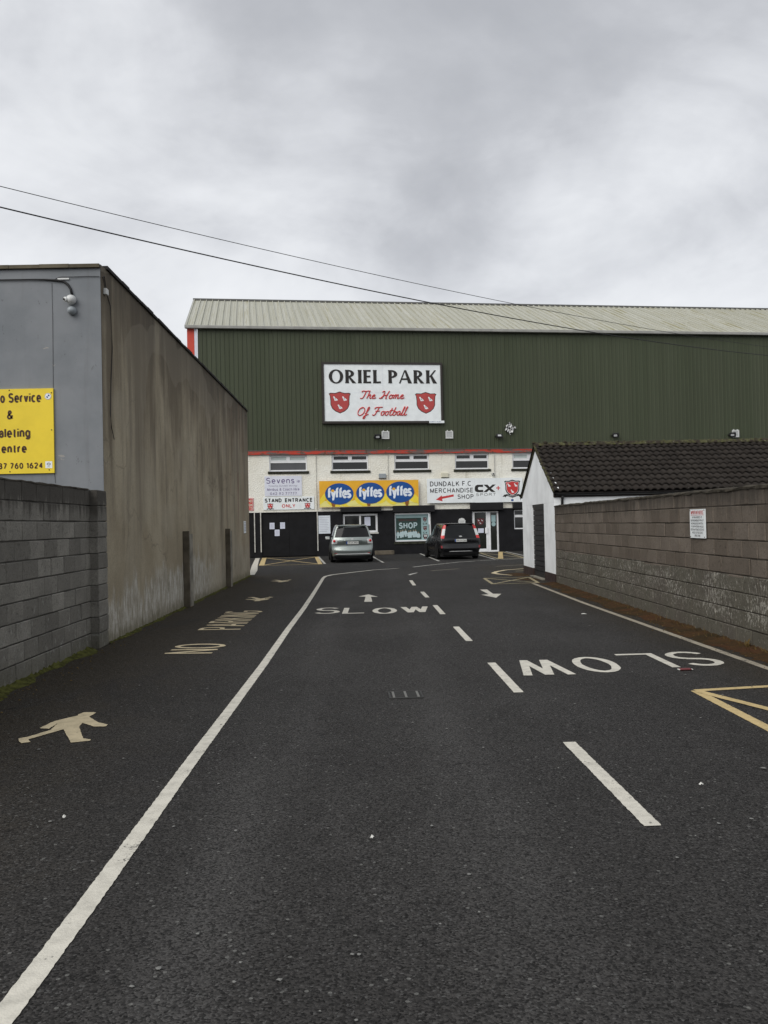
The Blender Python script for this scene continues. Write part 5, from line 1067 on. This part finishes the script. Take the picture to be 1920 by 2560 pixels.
# ------------------------------------------------------------------ cars
def catmull(p, t):
    i = min(int(t), len(p)-2); f = t-i; p0,p1,p2,p3 = p[max(i-1,0)],p[i],p[i+1],p[min(i+2,len(p)-1)]
    return tuple(.5*((2*b)+(c-a)*f+(2*a-5*b+4*c-d)*f*f+(3*b-a-3*c+d)*f**3) for a,b,c,d in zip(p0,p1,p2,p3))
def make_car(name, label, group, loc, rz, P):
    root = thing(name, label, 'car', loc, rz, group)
    st_ = P['stations']; ns = len(st_); K = 5; J = 6
    # control grid: station i, section point j -> (x,y,z)
    grid = []
    for i,(y,ws,wm_,wb,wr,zs,zm,zb,zt) in enumerate(st_):
        sec = [(ws-.10,y,.20),(ws,y,zs),(wm_,y,zm),(wb,y,zb),(wr,y,zt-.075),(wr*.72,y,zt-.018),(0.0,y,zt)]
        if i == 0: sec = [(x, P['rear_y'][j], z) for j,(x,_,z) in enumerate(sec)]
        grid.append(sec)
    def surf(s, t):
        cols = []
        i = min(int(s), ns-2)
        rows = [catmull(grid[k], t) for k in (max(i-1,0), i, i+1, min(i+2,ns-1))]
        f = s-i
        p0,p1,p2,p3 = rows
        if i == 0: p0 = tuple(2*a-b for a,b in zip(p1,p2))
        return tuple(.5*((2*b)+(c-a)*f+(2*a-5*b+4*c-d)*f*f+(3*b-a-3*c+d)*f**3) for a,b,c,d in zip(p0,p1,p2,p3))
    parts = {}
    def put(region, q): parts.setdefault(region, MB()).add(q, [(0,1,2,3)])
    nS, nT = (ns-1)*K, 6*J
    for a in range(nS):
        for c in range(nT):
            s0,s1,t0,t1 = a/K,(a+1)/K,c/J,(c+1)/J
            q = [surf(s0,t0),surf(s1,t0),surf(s1,t1),surf(s0,t1)]; r = P['side']((s0+s1)/2,(t0+t1)/2)
            put(r, q); put(r, [(-x,y,z) for x,y,z in q][::-1])
    # rear face
    nA = 24
    def rear(a, t):
        x,y,z = surf(0,t); bul = P['bulge']*(1-abs(a)**2.6)*min(1,x/.55); return (x*a, y-bul+P['rprof'](t)*(1-abs(a)**6), z)
    for c in range(nT):
        for k in range(nA):
            a0,a1 = -1+2*k/nA, -1+2*(k+1)/nA; t0,t1 = c/J,(c+1)/J
            put(P['rear']((a0+a1)/2,(t0+t1)/2), [rear(a0,t0),rear(a1,t0),rear(a1,t1),rear(a0,t1)])
    # front face
    for c in range(nT):
        t0,t1 = c/J,(c+1)/J
        for k in range(12):
            a0,a1 = -1+k/6,-1+(k+1)/6
            f = lambda a,t: (lambda p: (p[0]*a, p[1]+.12*(1-a*a)*min(1,p[0]/.5), p[2]))(surf(ns-1,t))
            put('body', [f(a1,t0),f(a0,t0),f(a0,t1),f(a1,t1)])
    names = {'body':('body',P['paint']),'glass':('window_glass','car_glass'),'rglass':('rear_window','car_glass'),'lampr':('tail_lamp','lamp_red'),'lampl':('tail_lamp','lamp_red'),'lampw':('tail_lamp_lens','lamp_clear'),'lampc':('tail_lamp','lamp_clear'),'trim':('lower_trim','trim'),'reflector':('reflector','lamp_dark_red'),'recess':('plate_recess',P['paint'])}
    for r,b in parts.items():
        nm, m_ = names[r]; me = b.mesh(nm, True); bm = bmesh.new(); bm.from_mesh(me); bmesh.ops.remove_doubles(bm, verts=bm.verts, dist=.0004); bmesh.ops.recalc_face_normals(bm, faces=bm.faces); bm.to_mesh(me); bm.free()
        for p in me.polygons: p.use_smooth = True
        link(nm, me, m_, root)
    Lc = st_[-1][0]; wm0 = max(s[2] for s in st_)
    bx('underbody', (-wm0+.10,.16,.13),(wm0-.10,Lc-.2,.30),'trim',root)  # box lowered beyond the body so its shape deepens the shade beneath
    # wheels
    wr_ = P['wheel_r']; tm = MB().lathe([(wr_*.66,-.10),(wr_*.93,-.105),(wr_,-.075),(wr_,.075),(wr_*.93,.105),(wr_*.66,.10)],24,'x').mesh('tyre',True); tm.materials.append(MT['tyre'])
    rm = MB(); rm.lathe([(wr_*.66,-.03),(wr_*.62,.03)],20,'x')
    rim = rm.mesh('rim'); rim.materials.append(MT['trim']); sp = MB()
    for k in range(5):
        a = 2*math.pi*k/5; ca,sa = math.cos(a),math.sin(a); w = .045
        sp.add([(.095,-sa*w,ca*w),(.095,sa*w,-ca*w),(.085,ca*wr_*.66+sa*w*.8,sa*wr_*.66-ca*w*.8),(.085,ca*wr_*.66-sa*w*.8,sa*wr_*.66+ca*w*.8)],[(0,1,2,3)])
    sp.lathe([(wr_*.68,.075),(wr_*.68,.098),(wr_*.60,.098),(wr_*.60,.075)],20,'x'); spm = sp.mesh('spokes'); spm.materials.append(MT['alloy'])
    for y in (P['axle'], P['axle']+P['base']):
        for sd in (1,-1):
            e = bpy.data.objects.new('wheel',None); COL.objects.link(e); e.parent = root; e.location = (sd*(wm0-.085),y,wr_); e.rotation_euler = (0,0,0 if sd>0 else math.pi)
            link('tyre',tm,None,e); link('rim',rim,None,e); link('spokes',spm,None,e)
            b = MB(); n=20; b.add([(0,(wr_+.045)*math.cos(math.pi*k/n),(wr_+.045)*math.sin(math.pi*k/n)) for k in range(n+1)]+[(0,-(wr_+.045),-.10),(0,wr_+.045,-.10)],[tuple(range(n+1))+(n+1,n+2)])
            o = b.build('wheel_arch','trim',root); o.location = (sd*(wm0+.003 if sd>0 else wm0+.003),y,wr_)
    # mirrors
    for sd in (1,-1):
        o = MB().box((-.11,-.06,-.075),(.11,.06,.075),.03).build('mirror',P['paint'],root,True); o.location = (sd*(P['mir'][0]),P['mir'][1],P['mir'][2])
        bx('mirror_glass',(-.08,-.063,-.05),(.08,-.0605,.05),'chrome',o)
    # number plate
    pz, py = P['plate']; pl = bx('number_plate',(-.26,py-.012,pz-.057),(.26,py,pz+.057),'plate',root); bx('plate_band',(-.26,py-.0145,pz-.056),(-.21,py-.0125,pz+.056),'print_blue',pl); wall_text('plate_lettering',P['reg'],-.185,.235,pz-.034,pz+.034,py-.0135,'print_grey',pl,.02)
    return root, surf, rear
# silver people carrier -------------------------------------------------
def s_side(s,t):
    if 3.15<t<3.98 and .62<s<4.6: return 'trim' if (abs(s-1.55)<.09 or abs(s-2.75)<.09 or abs(s-4.0)<.09) else 'glass'
    if t>4.15 and 4.4<s<6.0: return 'glass'
    if 2.35<t<3.05 and s<.32: return 'lampc'
    if t<.7: return 'trim'
    return 'body'
def s_rear(a,t):
    if 3.12<t<4.0 and abs(a)<.90: return 'rglass'
    if 2.25<t<3.0 and abs(a)>.79: return 'lampc'
    if t<.75: return 'trim'
    return 'body'
#        y    sill  mid   belt  roof  zs   zm   zb    zt
SIL = [(0.0, .82, .87, .83, .67, .38,.72,1.00,1.58),(.45,.86,.89,.85,.68,.34,.70,1.02,1.60),(1.1,.87,.895,.85,.68,.32,.68,1.00,1.625),(1.9,.87,.895,.85,.68,.32,.67,.98,1.625),(2.5,.87,.895,.84,.62,.32,.66,.96,1.57),(3.0,.86,.89,.83,.60,.32,.66,.95,1.33),(3.45,.85,.885,.80,.62,.32,.64,.93,1.06),(4.0,.80,.84,.70,.58,.34,.58,.84,.92),(4.40,.62,.66,.56,.45,.36,.52,.68,.74)]
car1, sf, re_ = make_car('silver_car','silver grey people carrier parked facing the ticket window','cars parked at the stand',(-.98,37.35,0),R(4.5),
    dict(stations=SIL, rear_y=[.06,.0,.015,.07,.30,.27,.26], side=s_side, rear=s_rear, bulge=.09, rprof=lambda t: .055*math.exp(-((t-2.0)/.42)**2)-.03*math.exp(-((t-1.45)/.18)**2)-.02*math.exp(-((t-2.95)/.2)**2), paint='silver', wheel_r=.32, axle=.80, base=2.78, mir=(.97,3.05,1.02), plate=(.845,-.072), reg='10 LH 2083'))
for sd in (1,-1):
    for zc,r in ((.93,.058),): 
        o = MB().lathe([(r,0),(r*.9,-.015),(r*.2,-.02)],14,'y').build('lamp_disc','lamp_red',car1,True); o.location=(sd*.765,-.02,zc); o.rotation_euler=(0,0,R(sd*18))
    bx('reflector',(sd*.62-.14,-.045,.392),(sd*.62+.14,-.030,.42),'lamp_dark_red',car1)
b=MB(); b.box((-.72,-.10,.355),(.72,-.02,.385)); b.build('bumper_lip','chrome',car1)
b=MB(); b.tube([(-.42,-.078,.925),(-.30,-.088,.945),(0,-.098,.94),(.30,-.088,.945),(.42,-.078,.925)],.022,6); b.build('garnish','silver',car1,True)
MB().poly_xz(ell(0,1.0,.055,.038,14),-.03,.02).build('badge','chrome',car1)
b=MB(); b.tube([(0,.04,1.10),(.16,.03,1.115),(.34,.06,1.12)],.013,5); b.build('wiper','trim',car1)
MB().box((-.62,.15,1.545),(.62,.36,1.59),.015).build('roof_spoiler','silver',car1)
b=MB(); b.box((-.55,.30,1.585),(.55,.50,1.592)); b.build('roof_panel_glass','car_glass',car1)
for sd in (1,-1):
    b=MB(); b.tube([(sd*.60,.45,1.575),(sd*.615,1.1,1.60),(sd*.615,2.1,1.60),(sd*.60,2.5,1.55)],.018,6); b.build('roof_rail','chrome',car1,True)
b = MB(); b.box((-.34,-.06,.765),(.34,-.052,.775)); b.build('plate_shelf','silver',car1)
# black people carrier ---------------------------------------------------
def b_side(s,t):
    if 3.15<t<3.98 and .70<s<4.6: return 'trim' if (abs(s-1.50)<.09 or abs(s-2.70)<.09 or abs(s-4.0)<.09) else 'glass'
    if t>4.15 and 4.4<s<6.0: return 'glass'
    if 2.95<t<4.05 and s<.12: return 'lampr'
    if t<.7: return 'trim'
    return 'body'
def b_rear(a,t):
    if abs(a)>.86 and 2.85<t<4.1: return 'lampw' if 3.2<t<3.75 else 'lampr'
    if 2.75<t<4.0: return 'rglass'
    if abs(a)>.90 and 1.3<t<1.6: return 'reflector'
    if t<.75: return 'trim'
    return 'body'
BLK = [(0.0,.84,.89,.85,.70,.40,.72,.98,1.55),(.45,.88,.91,.87,.71,.34,.70,1.0,1.57),(1.1,.89,.915,.87,.71,.32,.68,.99,1.585),(1.9,.89,.915,.87,.70,.32,.67,.97,1.585),(2.5,.89,.915,.85,.63,.32,.66,.95,1.53),(2.95,.88,.91,.84,.61,.32,.66,.94,1.31),(3.4,.87,.90,.81,.62,.32,.64,.93,1.06),(3.95,.82,.86,.72,.60,.34,.58,.84,.92),(4.34,.64,.68,.58,.46,.36,.52,.68,.74)]
car2, sf, re_ = make_car('black_car','black people carrier with tall red tail lamps parked by the shop door','cars parked at the stand',(3.70,38.25,0),R(7.0),
    dict(stations=BLK, rear_y=[.06,.0,.015,.06,.22,.20,.19], side=b_side, rear=b_rear, bulge=.08, rprof=lambda t: .03*math.exp(-((t-1.9)/.4)**2)-.03*math.exp(-((t-1.3)/.2)**2), paint='carblack', wheel_r=.325, axle=.82, base=2.64, mir=(1.0,3.0,1.02), plate=(.83,-.062), reg='08 LH 1760'))
for z,w in ((.50,.70),(.36,.62)): 
    b=MB(); b.tube([(-w,-.02,z),(-w*.5,-.078,z),(0,-.088,z),(w*.5,-.078,z),(w,-.02,z)],.012,5); b.build('bumper_strip','chrome' if z<.4 else 'alloy',car2,True)
MB().poly_xz(ell(0,1.005,.07,.028,14),-.015,.02).build('badge','chrome',car2)
b=MB(); b.tube([(0,.02,1.07),(.16,.02,1.085),(.32,.05,1.09)],.013,5); b.build('wiper','trim',car2)
MB().box((-.64,.08,1.525),(.64,.30,1.565),.015).build('roof_spoiler','carblack',car2)
